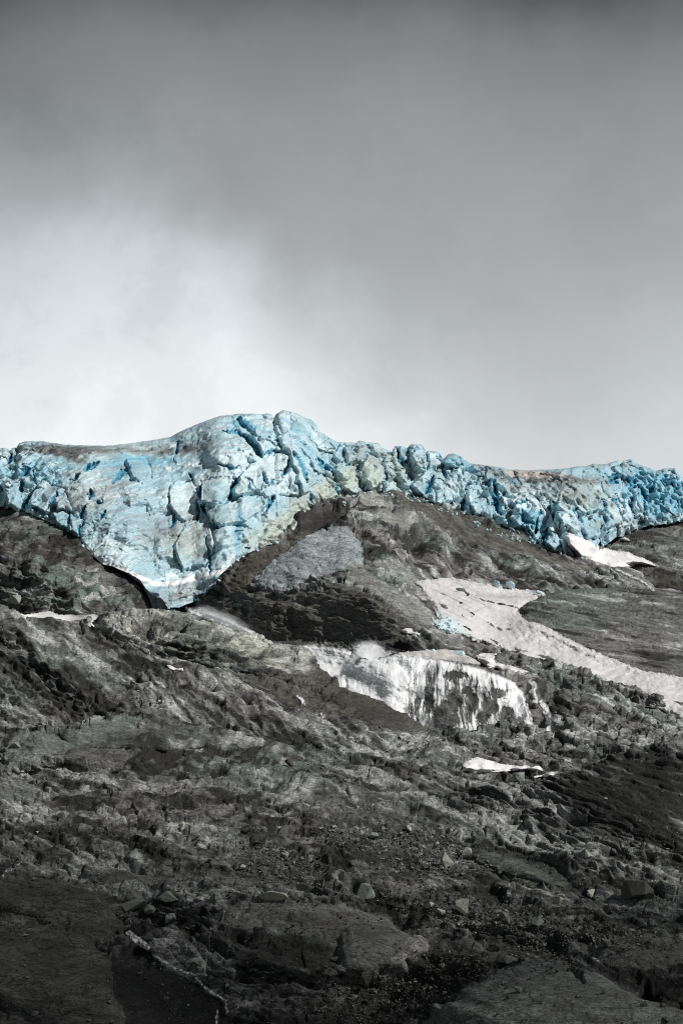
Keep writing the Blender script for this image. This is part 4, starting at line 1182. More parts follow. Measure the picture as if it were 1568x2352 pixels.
    for poly, hh in ICE_PLATES:
        xs = [p_[0] for p_ in poly]; ys = [p_[1] for p_ in poly]
        m = (u > min(xs) - 20) & (u < max(xs) + 20) & (v > min(ys) - 20) & (v < max(ys) + 20)
        dd = polydist(uu[m], vv[m], list(poly) + [poly[0]])
        dd = np.where(inpoly(uu[m], vv[m], poly), dd, -dd)
        gx = (u[m] - min(xs)) / (max(xs) - min(xs)); gy = (v[m] - min(ys)) / (max(ys) - min(ys))
        h[m] = h[m] * (1 - 0.35 * sstep(-2, 6, dd)) + hh * sstep(-2.0, 3.0, dd) * (1.15 - 0.75 * gx + 0.25 * gy) - 0.7 * np.exp(-((dd + 3.5) / 2.5) ** 2)
        fresh_shade[m] = np.maximum(fresh_shade[m], 0.75 * np.exp(-((dd + 2) / 3.5) ** 2) * (gx < 0.45))  # left plate sides tinted blue, their shade put into the colour
    # layered overhang under the central ridge
    und = np.exp(-blob(u, v, (690, 1190, 120, 26, -38)) ** 1.5)
    fold = np.sin(2.2 * (q * 0.9 + 2.5 * fbm(X / 7, Y / 7, Z / 7, 2)) * 1.5)
    h = h + und * 0.8 * fold
    # undercut foot
    vb = np.interp(u, [c[0] for c in ICE_FOOT], [c[1] for c in ICE_FOOT])
    foot = sstep(14, 0, vb - v)
    h = h - 0.4 * foot ** 2
    return h, (fresh_shade, slot, w1, w2, p, q, und, e, ser, r, s_)


def c_ice(P, u, v, ex):
    fresh_shade, slot, w1, w2, p, q, und, e, ser, r, s_ = ex
    X, Y, Z = P[..., 0], P[..., 1], P[..., 2]
    c = np.empty(P.shape, F); c[:] = (0.385, 0.565, 0.635)
    pal = (0.70, 0.835, 0.875); blu = (0.19, 0.48, 0.62); deep = (0.04, 0.24, 0.36); gry = (0.30, 0.35, 0.36); bei = (0.52, 0.58, 0.50); dirt = (0.10, 0.095, 0.085)
    n1 = fbm(X / 11 + 5, Y / 11, Z / 9, 4, 0.6); n2 = fbm(p / 5 + 9, q / 1.6, 0 * p, 4, 0.62); n3 = fbm(X / 5, Y / 5 + 9, Z / 5, 3)
    z_p = tone_map(u, v, [(640, 1040, 120, 90, 20, 0.6), (430, 1145, 70, 40, 10, 0.5), (600, 1110, 90, 50, -30, 0.4), (1240, 1170, 110, 50, 20, 0.9), (980, 1140, 90, 30, 15, 0.5), (870, 1120, 60, 30, 0, 0.3), (460, 1060, 120, 40, 0, 0.35), (400, 1330, 120, 14, -10, 0.9), (430, 1350, 90, 22, -20, 0.5), (570, 1275, 90, 8, -22, 0.8), (1180, 1140, 60, 30, 30, 0.3), (330, 1190, 60, 60, 0, 0.15)])
    c = mixc(c, pal, np.clip(sstep(-0.1, 0.5, n1 + 0.4 * n2 + 0.5 * (r[0] - 0.5) + 0.4 * (s_[1] - 0.5) * ser + z_p * 0.6 + 0.05), 0, 1) * 0.9)
    z_b = tone_map(u, v, [(240, 1100, 160, 40, 15, 0.12), (330, 1060, 130, 16, -5, 0.55), (560, 985, 60, 20, 30, 0.3), (660, 1000, 60, 40, 0, 0.25), (1470, 1110, 110, 40, 10, 0.5), (1530, 1150, 80, 40, 0, 0.4), (545, 1220, 12, 60, 0, 0.5), (70, 1090, 90, 40, 0, 0.25), (1210, 1195, 40, 20, 10, 0.5), (945, 1040, 60, 20, 0, 0.25), (1045, 1065, 40, 24, 10, 0.35), (700, 1070, 40, 60, -20, 0.25), (1350, 1190, 100, 30, 0, 0.15)])
    c = mixc(c, blu, np.clip(sstep(0.15, 0.65, z_b + 0.5 * n3 + 0.1) * 0.8, 0, 1))
    # grey silt on the weathered skin, in diagonal streaks
    z_d = tone_map(u, v, [(300, 1180, 200, 60, 25, 0.20), (260, 1035, 260, 12, 0, 0.5), (120, 1030, 90, 14, 5, 0.5), (160, 1050, 50, 12, 20, 0.7), (420, 1360, 100, 30, -15, 0.45), (280, 1090, 60, 22, -35, 0.3), (720, 1150, 120, 34, -35, 0.35), (860, 1060, 90, 30, 15, 0.35), (1000, 1080, 90, 18, 25, 0.2), (1130, 1090, 80, 20, 30, 0.5), (1240, 1120, 110, 24, 15, 0.35),
                           (1290, 1100, 130, 14, 4, 0.6), (1340, 1140, 60, 30, 10, 0.3), (440, 1190, 120, 60, 0, 0.08), (400, 1250, 90, 50, 0, 0.25), (1420, 1070, 80, 10, 0, 0.3), (450, 1030, 90, 12, -10, 0.35), (1180, 1230, 60, 14, 20, 0.4), (1460, 1200, 120, 14, -5, 0.3), (150, 1160, 120, 40, 20, 0.15)])
    sd = z_d + 0.65 * n2 + 0.35 * n1 + 0.04
    c = mixc(c, gry, sstep(0.02, 0.5, sd) * 0.72)
    c = mixc(c, dirt, sstep(0.42, 0.85, sd + 0.25 * fbm(p / 1.8, q / 0.6, 0 * p, 3, 0.7)) * 0.8)
    # vertical melt-water stains
    stn = sstep(0.25, 0.6, fbm(X / 2.4, 0 * X, Z / 22, 3)) * np.exp(-blob(u, v, (480, 1050, 110, 40, 0)))
    c = mixc(c, (0.22, 0.24, 0.23), stn * 0.75)
    # greenish beige basal ice
    z_e = tone_map(u, v, [(700, 1170, 130, 32, -38, 1.0), (800, 1110, 60, 40, 0, 0.7), (440, 1260, 60, 40, 0, 0.5), (870, 1090, 70, 50, 0, 0.6), (640, 1220, 90, 24, -20, 0.9), (960, 1100, 80, 40, 10, 0.3), (560, 1130, 60, 50, 0, 0.2), (1340, 1150, 70, 40, 0, 0.3)])
    c = mixc(c, bei, np.clip(z_e * 0.8 + 0.2 * n1, 0, 0.85))
    lay = sstep(0.3, 0.8, np.sin(3.3 * (q * 0.9 + 2.5 * fbm(X / 7, Y / 7, Z / 7, 2)) * 1.5) + 0.5 * n2)
    c = mixc(c, (0.13, 0.13, 0.105), und * lay * 0.75)
    # clean fresh ice inside the breaks, and shade blue painted on plate sides
    c = mixc(c, blu, np.clip(fresh_shade, 0, 1) * 0.55)
    c = mixc(c, blu, sstep(0.05, 0.5, slot) * 0.85)
    c = mixc(c, deep, sstep(0.5, 1.0, slot) * 0.85)
    # pinkish old snow lying on the far plateau
    c = mixc(c, (0.50, 0.46, 0.44), sstep(0.3, 0.7, tone_map(u, v, [(1225, 1090, 75, 9, 5, 1.0)]) + 0.15 * n1))
    # bright rime along the foot of the left lobe
    rim = [(193, 1258), (205, 1268), (215, 1282), (235, 1297), (265, 1304), (305, 1320), (330, 1334), (360, 1342), (400, 1341), (450, 1330), (500, 1318), (545, 1298), (590, 1272), (650, 1250)]
    dr = polydist(u, v + 3 * n3, rim)
    c = mixc(c, (0.88, 0.91, 0.92), 1 - sstep(2.5, 8, dr))
    return c, 0 * u


ICE_FOOT = [(-160, 1160), (0, 1166), (20, 1172), (50, 1178), (58, 1174), (75, 1186), (110, 1198), (130, 1210), (160, 1224), (185, 1243), (200, 1259), (216, 1280), (235, 1296), (265, 1305), (300, 1320), (320, 1333), (332, 1346), (344, 1364), (352, 1372), (370, 1377),
            (380, 1388), (386, 1397), (410, 1396), (440, 1384), (470, 1370), (487, 1350), (500, 1331), (515, 1314), (532, 1298), (552, 1284), (580, 1268), (610, 1254), (650, 1247), (664, 1240), (670, 1222), (690, 1192), (710, 1182), (740, 1176), (760, 1170),
            (784, 1157), (806, 1147), (815, 1137), (840, 1128), (870, 1131), (905, 1134), (935, 1143), (975, 1153), (1010, 1169), (1040, 1179), (1072, 1190), (1100, 1205), (1140, 1221), (1176, 1233), (1210, 1249), (1250, 1263), (1275, 1273), (1300, 1279), (1330, 1284),
            (1360, 1272), (1386, 1256), (1378, 1242), (1379, 1236), (1410, 1235), (1440, 1231), (1455, 1219), (1475, 1211), (1520, 1205), (1568, 1199), (1720, 1190)]
ICE_FOOT = sorted(ICE_FOOT)
FOOT_Y = [(-160, 519.5), (0, 517), (75, 514.2), (130, 510.3), (180, 506.3), (216, 502.4), (250, 499.6), (300, 498.4), (345, 498.6), (400, 499), (440, 503), (480, 503), (500, 502), (530, 507), (570, 513), (620, 519), (660, 525), (690, 537), (740, 549), (784, 557), (806, 562), (840, 570), (905, 576),
          (975, 580), (1040, 582), (1100, 583), (1176, 581), (1250, 576), (1300, 573), (1386, 600), (1440, 625), (1568, 632), (1720, 640)]
CREST = [(-160, 1040), (0, 1030), (8, 1028), (20, 1032), (25, 1037), (28, 1029), (40, 1028), (45, 1018), (60, 1014), (100, 1014), (140, 1020), (180, 1023), (240, 1024), (290, 1020), (340, 1013), (392, 1003), (430, 985), (470, 968), (510, 955), (540, 951), (575, 950), (600, 952), (615, 950),
         (625, 953), (630, 962), (634, 960), (637, 949), (650, 943), (670, 946), (695, 957), (715, 965), (727, 978), (728, 991), (745, 997), (765, 1013), (784, 1016), (818, 1018), (825, 1012), (835, 1013), (840, 1018), (870, 1018), (875, 1028), (895, 1037), (903, 1043), (906, 1025),
         (920, 1023), (933, 1030), (945, 1021), (960, 1022), (970, 1030), (985, 1036), (1005, 1036), (1013, 1050), (1016, 1060), (1030, 1045), (1040, 1042), (1055, 1050), (1075, 1063), (1095, 1068), (1130, 1070), (1176, 1079), (1215, 1081), (1245, 1078), (1290, 1077), (1330, 1070),
         (1345, 1070), (1362, 1065), (1370, 1068), (1395, 1066), (1418, 1058), (1420, 1066), (1426, 1069), (1430, 1057), (1450, 1055), (1460, 1064), (1490, 1075), (1505, 1081), (1530, 1075), (1550, 1075), (1560, 1085), (1565, 1096), (1568, 1097), (1620, 1080), (1720, 1090)]
uu_ = np.unique(np.concatenate([[c[0] for c in ICE_FOOT], [c[0] for c in CREST], np.arange(-160, 1720, 20)]))
fv = np.interp(uu_, [c[0] for c in ICE_FOOT], [c[1] for c in ICE_FOOT]); fy = np.interp(uu_, [c[0] for c in FOOT_Y], [c[1] for c in FOOT_Y])
cvv = np.interp(uu_, [c[0] for c in CREST], [c[1] for c in CREST])
rise = np.interp(uu_, [-160, 200, 350, 600, 700, 800, 1100, 1250, 1400, 1720], [26, 34, 60, 58, 42, 22, 26, 44, 30, 30])
ICE_CURVES = [list(zip(uu_, fv, fy)), list(zip(uu_, lerp(fv, cvv, 0.3), fy + 0.18 * rise)), list(zip(uu_, lerp(fv, cvv, 0.7), fy + 0.52 * rise)), list(zip(uu_, cvv, fy + rise))]
glacier, ICEG = sheet('glacier', ICE_CURVES, -160, 1720, 1.5, 1.4, d_ice, c_ice, M_ICE, rnd=(16, 7), ray=0.8, back=16, backstep=4, vsmooth=16, crestfade=8, jitter=2.5,
                  skirt=[(-160, 6), (320, 6), (338, 24), (380, 24), (392, 6), (1720, 6)], write=False, seed=1)
tag(glacier, 'broad blue glacier front with broken seracs along the skyline above the bare rock', 'glacier')
ZROCK = ZB.copy()
ZB = ZFALL; zfill(); ZFALLF = ZB; ZB = ZROCK.copy()
zwrite(ICEG[2])
ZALL = ZB.copy()


def masked_blur(Y, m, r):
    a = boxblur(np.where(m, Y, 0.0), r, 0, 2); a = boxblur(a, r, 1, 2)
    b = boxblur(m.astype(float), r, 0, 2); b = boxblur(b, r, 1, 2)
    return a / np.maximum(b, 1e-4)


def drape(name, poly, thick, colf, mat, step=1.6, rag=4, zmap=None, blur=5, smooth=True, lift=0.12, attrf=None, bump=0.0):
    """a sheet lying on the rock inside a surveyed outline"""
    zmap = ZROCK if zmap is None else zmap
    xs = [p[0] for p in poly]; ys = [p[1] for p in poly]
    u, v = np.meshgrid(np.arange(min(xs) - 8, max(xs) + 8, step), np.arange(min(ys) - 8, max(ys) + 8, step))
    uj = u + rag * fbm(u / 14, v / 10, 0 * u + len(poly), 4, 0.6); vj = v + rag * 0.7 * fbm(u / 14, v / 10, 0 * u + 9, 4, 0.6)
    d = polydist(uj, vj, list(poly) + [poly[0]])
    d = np.where(inpoly(uj, vj, poly), d, -d)
    keep = d > -2.2 * step
    Y = zlook(u, v, zmap)
    rr_ = max(1, int(round(1.8 / step)))
    for ax in (0, 1):
        Y = np.min([np.roll(Y, k, ax) for k in range(-rr_, rr_ + 1)], axis=0)
    Y = masked_blur(Y, keep & (Y < 1e8), blur)
    t = sstep(0, 10, d)
    Yf = Y - lift - thick * t - bump * fbm(u / 20, v / 12, 0 * u, 4)
    Yf = np.where(d < 0, Y + 1.2, Yf)
    P = unproj(u, v, Yf)
    col = colf(P, u, v, d)
    at = attrf(P, u, v, d) if attrf else {'wet': 0 * u}
    f = grid_faces(*u.shape, keep=keep)
    keys = list(at)
    out = compact(P, f, col, *[at[k] for k in keys])
    me = np_mesh(name, out[0], out[1], smooth, out[2], {k: a for k, a in zip(keys, out[3:])})
    return link_mesh(name, me, mat), (u, v, Yf, keep)


def snow_col(dirt=0.3, tint=(0.66, 0.645, 0.645), blue=0.0):
    def f(P, u, v, d):
        c = np.empty(P.shape, F); c[:] = tint
        n = fbm(P[..., 0] / 5, P[..., 1] / 7, P[..., 2] / 3, 4, 0.6)
        n2 = fbm(P[..., 0] / 1.3, P[..., 1] / 5, P[..., 2] / 1.2, 3, 0.6)
        c = mixc(c, (0.80, 0.80, 0.81), sstep(0.0, 0.4, n) * 0.5)
        c = mixc(c, (0.33, 0.30, 0.28), sstep(0.15, 0.7, n * 0.8 + n2 * 0.7 + dirt - 0.3) * 0.75)
        c = mixc(c, (0.25, 0.235, 0.22), 0.5 * (1 - sstep(0, 4, np.abs(d))) * sstep(-0.1, 0.3, n2))
        if blue:
            c = mixc(c, (0.55, 0.75, 0.80), blue)
        return c
    return f


SNOWF = [(954, 1338), (975, 1334), (996, 1333), (1027, 1329), (1062, 1335), (1112, 1343), (1150, 1351), (1182, 1355), (1247, 1361), (1250, 1370), (1225, 1379), (1205, 1389), (1185, 1405), (1197, 1415), (1205, 1425), (1247, 1438), (1303, 1468),
         (1343, 1487), (1398, 1512), (1483, 1543), (1568, 1558), (1660, 1580), (1660, 1690), (1568, 1653), (1504, 1625), (1521, 1620), (1504, 1605), (1448, 1583), (1373, 1563), (1313, 1538), (1253, 1515), (1190, 1505), (1190, 1495),
         (1155, 1497), (1107, 1477), (1082, 1472), (1074, 1463), (1042, 1460), (1001, 1445), (981, 1435), (1007, 1420), (989, 1387), (969, 1362)]


def main_snow_col(P, u, v, d):
    c = snow_col(0.0, (0.57, 0.56, 0.57))(P, u, v, d)
    dz = np.exp(-blob(u, v, (1060, 1385, 110, 40, 20)))
    n = fbm(P[..., 0] / 2.5 + 0.6 * P[..., 2], P[..., 1] / 9, P[..., 2] / 4, 4, 0.65)
    c = mixc(c, (0.24, 0.22, 0.205), dz * sstep(-0.05, 0.45, n) * 0.8)
    fl = fbm((u * 0.5 + v) / 9, (v - 0.5 * u) / 90, 0 * u + 3, 4, 0.6)
    c = mixc(c, (0.34, 0.32, 0.31), sstep(0.08, 0.5, fl) * 0.55)
    c = mixc(c, (0.24, 0.22, 0.205), np.exp(-blob(u, v, (1150, 1370, 60, 6, 3))) * 0.5)
    c = mixc(c, (0.55, 0.72, 0.76), np.exp(-blob(u, v, (1025, 1440, 40, 22, 30))) * 0.8)
    return c


snow1, SN1 = drape('snowfield', SNOWF, 1.3, main_snow_col, M_SNOW, rag=8, blur=9, bump=1.2)
tag(snow1, 'long dirty white snowfield running down to the right between the bare rocks', 'snow patch')


def snow_patch(poly, label, thick=1.6, dirt=0.2, zmap=None, tint=(0.70, 0.69, 0.69), rag=4, blur=4, bump=0.4):
    o, _ = drape('snow_patch', poly, thick, snow_col(dirt, tint), M_SNOW, rag=rag, zmap=zmap, blur=blur, step=1.3, bump=bump)
    tag(o, label, 'snow patch')
    return o


snow_patch([(1062, 1759), (1077, 1746), (1097, 1741), (1132, 1751), (1182, 1759), (1237, 1761), (1247, 1771), (1212, 1769), (1132, 1774), (1092, 1775), (1062, 1770)],
           'clean white snow patch in the hollow below the waterfall', dirt=-0.1, tint=(0.80, 0.79, 0.80), rag=2)
snow_patch([(1222, 1784), (1260, 1776), (1290, 1773), (1290, 1777), (1262, 1780), (1226, 1788)], 'thin sliver of snow right of the hollow below the waterfall', thick=0.8, dirt=-0.1, tint=(0.8, 0.79, 0.8), rag=1.5, blur=3)
snow_patch([(30, 1409), (60, 1414), (100, 1407), (120, 1408), (140, 1415), (199, 1414), (249, 1411), (259, 1415), (232, 1424), (216, 1434), (222, 1446), (174, 1441), (125, 1434), (85, 1429), (50, 1424)],
           'ragged white snow strip at the foot of the dark left hill', thick=2.2, dirt=0.1, tint=(0.70, 0.69, 0.68), rag=6, blur=9)
snow_patch([(-12, 1400), (4, 1397), (12, 1402), (6, 1407), (-12, 1406)], 'tiny snow scrap at the left edge below the dark hill', thick=0.8, rag=1)
snow_patch([(381, 1527), (392, 1528), (404, 1535), (433, 1534), (452, 1539), (474, 1546), (438, 1545), (403, 1541), (388, 1536)], 'small snow scrap in the gully under the pale mound', thick=0.8, dirt=-0.1, tint=(0.85, 0.82, 0.82), rag=3, blur=3)
snow_patch([(1094, 1508), (1112, 1499), (1139, 1502), (1133, 1514), (1137, 1522), (1172, 1530), (1217, 1546), (1172, 1541), (1122, 1531), (1098, 1520)], 'narrow pale snow strip in front of the dark ledge beside the waterfall', thick=1.0, dirt=0.0, rag=2, blur=3)
snow_patch([(912, 1503), (950, 1496), (1010, 1491), (1040, 1493), (1078, 1508), (1100, 1524), (1060, 1526), (990, 1514), (940, 1508)], 'gritty brown tinged snow mound behind the waterfall lip', thick=1.4, dirt=0.55, tint=(0.50, 0.48, 0.465), rag=3, blur=3)
snow_patch([(919, 1450), (930, 1442), (944, 1443), (950, 1452), (965, 1455), (962, 1459), (935, 1455)], 'small dirty snow patch left of the long snowfield', thick=0.8, dirt=0.35, rag=3, blur=3)
snow_patch([(1295, 1230), (1306, 1226), (1316, 1229), (1336, 1238), (1361, 1248), (1386, 1259), (1416, 1269), (1441, 1269), (1456, 1278), (1478, 1284), (1512, 1302), (1471, 1299), (1441, 1299), (1401, 1304), (1391, 1297), (1361, 1288), (1331, 1283), (1321, 1273), (1301, 1255)],
           'pointed snow wedge at the foot of the right glacier front', thick=5.0, dirt=0.05, zmap=ZALL, tint=(0.76, 0.745, 0.745), rag=2, blur=7)
snow_patch([(1426, 1238), (1434, 1235), (1446, 1241), (1444, 1244), (1432, 1242)], 'tiny snow scrap on brown rock under the right ice', thick=0.6, rag=1, blur=3)

# ================================================================== moving water
def water_material():
    m, t, out = new_mat('white_water')
    b = N(t, 'ShaderNodeBsdfPrincipled')
    b.inputs['Roughness'].default_value = 0.6
    b.inputs['Specular IOR Level'].default_value = 0.2
    at = N(t, 'ShaderNodeAttribute', attribute_name='albedo')
    t.links.new(at.outputs['Color'], b.inputs['Base Color'])
    tl = N(t, 'ShaderNodeBsdfTranslucent'); tl.inputs[0].default_value = (0.93, 0.95, 0.96, 1)
    ms = N(t, 'ShaderNodeMixShader'); ms.inputs[0].default_value = 0.12
    t.links.new(b.outputs[0], ms.inputs[1]); t.links.new(tl.outputs[0], ms.inputs[2])
    tr = N(t, 'ShaderNodeBsdfTransparent')
    de = N(t, 'ShaderNodeAttribute', attribute_name='cover')
    m2 = N(t, 'ShaderNodeMixShader')
    t.links.new(de.outputs['Fac'], m2.inputs[0]); t.links.new(tr.outputs[0], m2.inputs[1]); t.links.new(ms.outputs[0], m2.inputs[2])
    t.links.new(m2.outputs[0], out.inputs[0])
    return m


M_WATER = water_material()
ROCKS_IN_FALL = [(1045, 1550, 26, 9, 0), (985, 1590, 10, 17, 0), (985, 1618, 10, 18, 5), (1030, 1622, 36, 13, -28), (1045, 1600, 14, 18, -20), (1018, 1657, 34, 20, -10), (1086, 1614, 12, 22, 0), (1070, 1588, 12, 10, 0), (1143, 1592, 20, 12, 0), (1124, 1622, 15, 20, 0),
                 (1163, 1646, 13, 20, 0), (1108, 1648, 12, 12, 0), (958, 1625, 6, 26, 0), (1196, 1660, 8, 14, 0)]


def fall_density(off, thin):
    def f(P, u, v, d):
        wv = 6 * fbm(u / 30, v / 30, 0 * u + off, 2)
        fan = (u - 1000) * 0.10 * (v - 1510) / 100.0
        x = u - fan + wv
        st = fbm(x / 5.5, v / 55, 0 * u + off, 4, 0.6) * 1.3 + fbm(x / 16, v / 60, 0 * u + 3 + off, 3) * 0.9
        rocks = np.zeros(u.shape)
        uj = u + 13 * fbm(u / 10, v / 14, 0 * u, 4, 0.65); vj = v + 16 * fbm(u / 9, v / 14, 0 * u + 4, 4, 0.65)
        for r_ in ROCKS_IN_FALL:
            rocks = np.maximum(rocks, 0.9 - 0.9 * sstep(0.2, 1.9, blob(uj, vj, r_)))
        left = 1.3 * sstep(1000, 860, u) + 0.5 * sstep(900, 820, u)
        lip = np.exp(-((v - np.interp(u, [780, 900, 1000, 1100, 1200], [1530, 1510, 1520, 1542, 1580])) / 16.0) ** 2)
        edgeR = np.exp(-blob(u, v, (1190, 1600, 26, 70, -22)))
        den = 0.62 + 0.36 * left + 0.40 * lip + 0.35 * edgeR + st * (1.15 - 0.3 * left) - 1.3 * rocks - thin
        speck = fbm(u / 2.0, v / 3.5, 0 * u + off + 6, 2)
        den = den + 0.35 * speck
        mist = (0.13 if thin < 0.5 else 0.0) * (0.6 + 0.8 * fbm(u / 18, v / 22, 0 * u + 5, 3))
        return {'cover': np.clip(np.maximum(sstep(0.08, 0.9, den + 0.25 * fbm(u / 2.6, v / 40, 0 * u + off + 2, 2)), mist), 0, 1) * sstep(-2, 6, d), 'wet': 0 * u}
    return f


def water_col(P, u, v, d):
    c = np.empty(P.shape, F); c[:] = (0.94, 0.955, 0.96)
    n = fbm(u / 6, v / 40, 0 * u + 2, 3)
    return mixc(c, (0.62, 0.71, 0.76), sstep(0.0, 0.5, n) * 0.5)


FALL = [(750, 1590), (765, 1560), (795, 1530), (830, 1522), (900, 1505), (960, 1509), (1000, 1513), (1050, 1522), (1100, 1534), (1150, 1551), (1180, 1567), (1200, 1590), (1212, 1620), (1222, 1650), (1226, 1692), (1100, 1706), (960, 1706), (860, 1690), (780, 1640)]
fall_root = bpy.data.objects.new('waterfall', None)
COL.objects.link(fall_root)
fall_root.location = Vector(unproj(1050, 1680, 436.0))
tag(fall_root, 'wide white waterfall pouring over dark rock steps in the middle of the slope', 'waterfall')
bpy.context.view_layer.update()


def to_parent(o, root):
    o.parent = root
    o.matrix_parent_inverse = Matrix.Translation(-Vector(root.location))


w1o, _ = drape('water_curtain', FALL, 1.2, water_col, M_WATER, step=1.0, rag=5, blur=6, attrf=fall_density(0, 0.10), bump=0.5, zmap=ZFALLF)
to_parent(w1o, fall_root)
w2o, _ = drape('outer_water_veil', FALL, 2.6, water_col, M_WATER, step=1.0, rag=7, blur=12, attrf=fall_density(7, 0.85), bump=0.5, zmap=ZFALLF)
to_parent(w2o, fall_root)


def river_density(P, u, v, d):
    n = fbm(u / 10, v / 6, 0 * u, 4, 0.6)
    return {'cover': np.clip(0.85 + 0.6 * n, 0, 1) * sstep(-2, 8, d), 'wet': 0 * u}


rv, _ = drape('river', [(640, 1478), (670, 1483), (700, 1486), (740, 1489), (790, 1497), (835, 1500), (870, 1508), (850, 1540), (800, 1575), (770, 1590), (700, 1560), (660, 1530)], 1.0, water_col, M_WATER, step=1.2, rag=4, blur=5, attrf=river_density, bump=1.6, zmap=ZFALLF)
tag(rv, 'foaming white river rushing to the lip of the waterfall', 'river')
rv2, _ = drape('river', [(430, 1402), (455, 1408), (480, 1413), (520, 1431), (550, 1446), (585, 1461), (600, 1472), (560, 1485), (500, 1460), (440, 1430)], 0.6, water_col, M_WATER, step=1.2, rag=8, blur=4, attrf=river_density, bump=0.8, zmap=ZFALLF)
tag(rv2, 'foaming white river leaving the ice under the wet cliff', 'river')


def ribbon(pts, w, label, name='stream', gaps=0.2, cat='stream', group=None):
    poly = []
    L1, L2 = [], []
    for i, p in enumerate(pts):
        a = pts[max(i - 1, 0)]; b = pts[min(i + 1, len(pts) - 1)]
        dx, dy = b[0] - a[0], b[1] - a[1]; l = math.hypot(dx, dy)
        ww = w * (0.6 + 0.5 * math.sin(i * 2.1) ** 2)
        L1.append((p[0] - dy / l * ww, p[1] + dx / l * ww)); L2.append((p[0] + dy / l * ww, p[1] - dx / l * ww))
    poly = L1 + L2[::-1]

    def den(P, u, v, d):
        n = fbm(u / 7, v / 7, 0 * u + 3, 4, 0.65)
        return {'cover': 0.9 * sstep(-0.25, 0.3, n + 0.05 - gaps) * sstep(-1, 3, d), 'wet': 0 * u}
    o, _ = drape(name, poly, 0.25, water_col, M_WATER, step=1.0, rag=4.5, blur=2, attrf=den, lift=0.35)
    return tag(o, label, cat, group)


ribbon([(292, 2139), (309, 2154), (329, 2169), (345, 2180)], 9, 'bright foaming rill tumbling between dark foreground slabs', gaps=0.0)
ribbon([(352, 2192), (368, 2204), (398, 2224), (443, 2238), (463, 2263), (488, 2281), (518, 2298), (522, 2330)], 5, 'thin pale rill sliding down the blackest foreground slab', gaps=0.05)
ribbon([(500, 2318), (498, 2340), (497, 2375)], 4, 'short thread of water at the bottom edge of the black slab', gaps=0.1)
ribbon([(50, 1978), (38, 1990), (22, 1998), (8, 2006), (4, 2018)], 5, 'short pale rill at the left edge of the dark foreground', gaps=0.15)
ribbon([(1411, 1307), (1438, 1318), (1463, 1330), (1480, 1339), (1493, 1349), (1501, 1358)], 4, 'thin stream running from the snow wedge over brown rock', gaps=0.0)
ribbon([(680, 1596), (695, 1608), (697, 1622)], 5, 'little cascade on the dark flank left of the waterfall', gaps=0.0)
ribbon([(737, 1636), (742, 1650)], 4, 'tiny trickle low on the dark flank left of the waterfall', gaps=0.05)
ribbon([(1213, 1562), (1228, 1574), (1221, 1590), (1230, 1602), (1227, 1616)], 8, 'lacy side cascade falling beside the right end of the waterfall', gaps=-0.05)
ribbon([(1238, 1609), (1252, 1625), (1256, 1645), (1259, 1668), (1258, 1680)], 8, 'second side cascade dropping onto the foot rocks right of the waterfall', gaps=-0.05)
ribbon([(1256, 1628), (1274, 1636), (1276, 1662)], 3.5, 'faint outermost trickle right of the side cascades', gaps=0.2)

# spray in the air
def spray(u, v, ru, rv_, depth, dens, Y=None, noise=1.0, tilt=0):
    if Y is None:
        Y = float(zlook(u, v, ZROCK)) - depth * 0.6
    P = unproj(u, v, Y)
    s = K * np.linalg.norm(P - CAM)
    bm = bmesh.new()
    bmesh.ops.create_icosphere(bm, subdivisions=3, radius=1.0)
    me = bpy.data.meshes.new('spray'); bm.to_mesh(me); bm.free()
    o = bpy.data.objects.new('spray', me); COL.objects.link(o)
    o.location = P; o.scale = (ru * s, depth, rv_ * s); o.rotation_euler = (0, math.radians(tilt), 0)
    m, t, out = new_mat('spray')
    pv = N(t, 'ShaderNodeVolumePrincipled')
    pv.inputs['Color'].default_value = (0.97, 0.985, 1, 1); pv.inputs['Anisotropy'].default_value = 0.1
    tc = N(t, 'ShaderNodeTexCoord')
    ln = N(t, 'ShaderNodeVectorMath', operation='LENGTH'); t.links.new(tc.outputs['Object'], ln.inputs[0])
    no = N(t, 'ShaderNodeTexNoise', i_Scale=2.4, i_Detail=5.0, i_Roughness=0.65)
    of = N(t, 'ShaderNodeVectorMath', operation='ADD'); t.links.new(tc.outputs['Object'], of.inputs[0]); of.inputs[1].default_value = (u * 0.37, v * 0.21, 0)
    t.links.new(of.outputs[0], no.inputs['Vector'])
    e = math_n(t, 'SUBTRACT', math_n(t, 'ADD', math_n(t, 'SUBTRACT', 1.0, ln.outputs['Value']), math_n(t, 'MULTIPLY', math_n(t, 'SUBTRACT', no.outputs[0], 0.5), 1.9 * noise)), 0.12)
    e = math_n(t, 'MULTIPLY', math_n(t, 'MULTIPLY', e, 2.2, clamp=True), math_n(t, 'MULTIPLY', math_n(t, 'SUBTRACT', 1.0, ln.outputs['Value']), 3.0, clamp=True))
    t.links.new(math_n(t, 'MULTIPLY', e, dens), pv.inputs['Density'])
    t.links.new(pv.outputs[0], out.inputs['Volume'])
    me.materials.append(m)
    tag(o, kind='stuff')
    return o


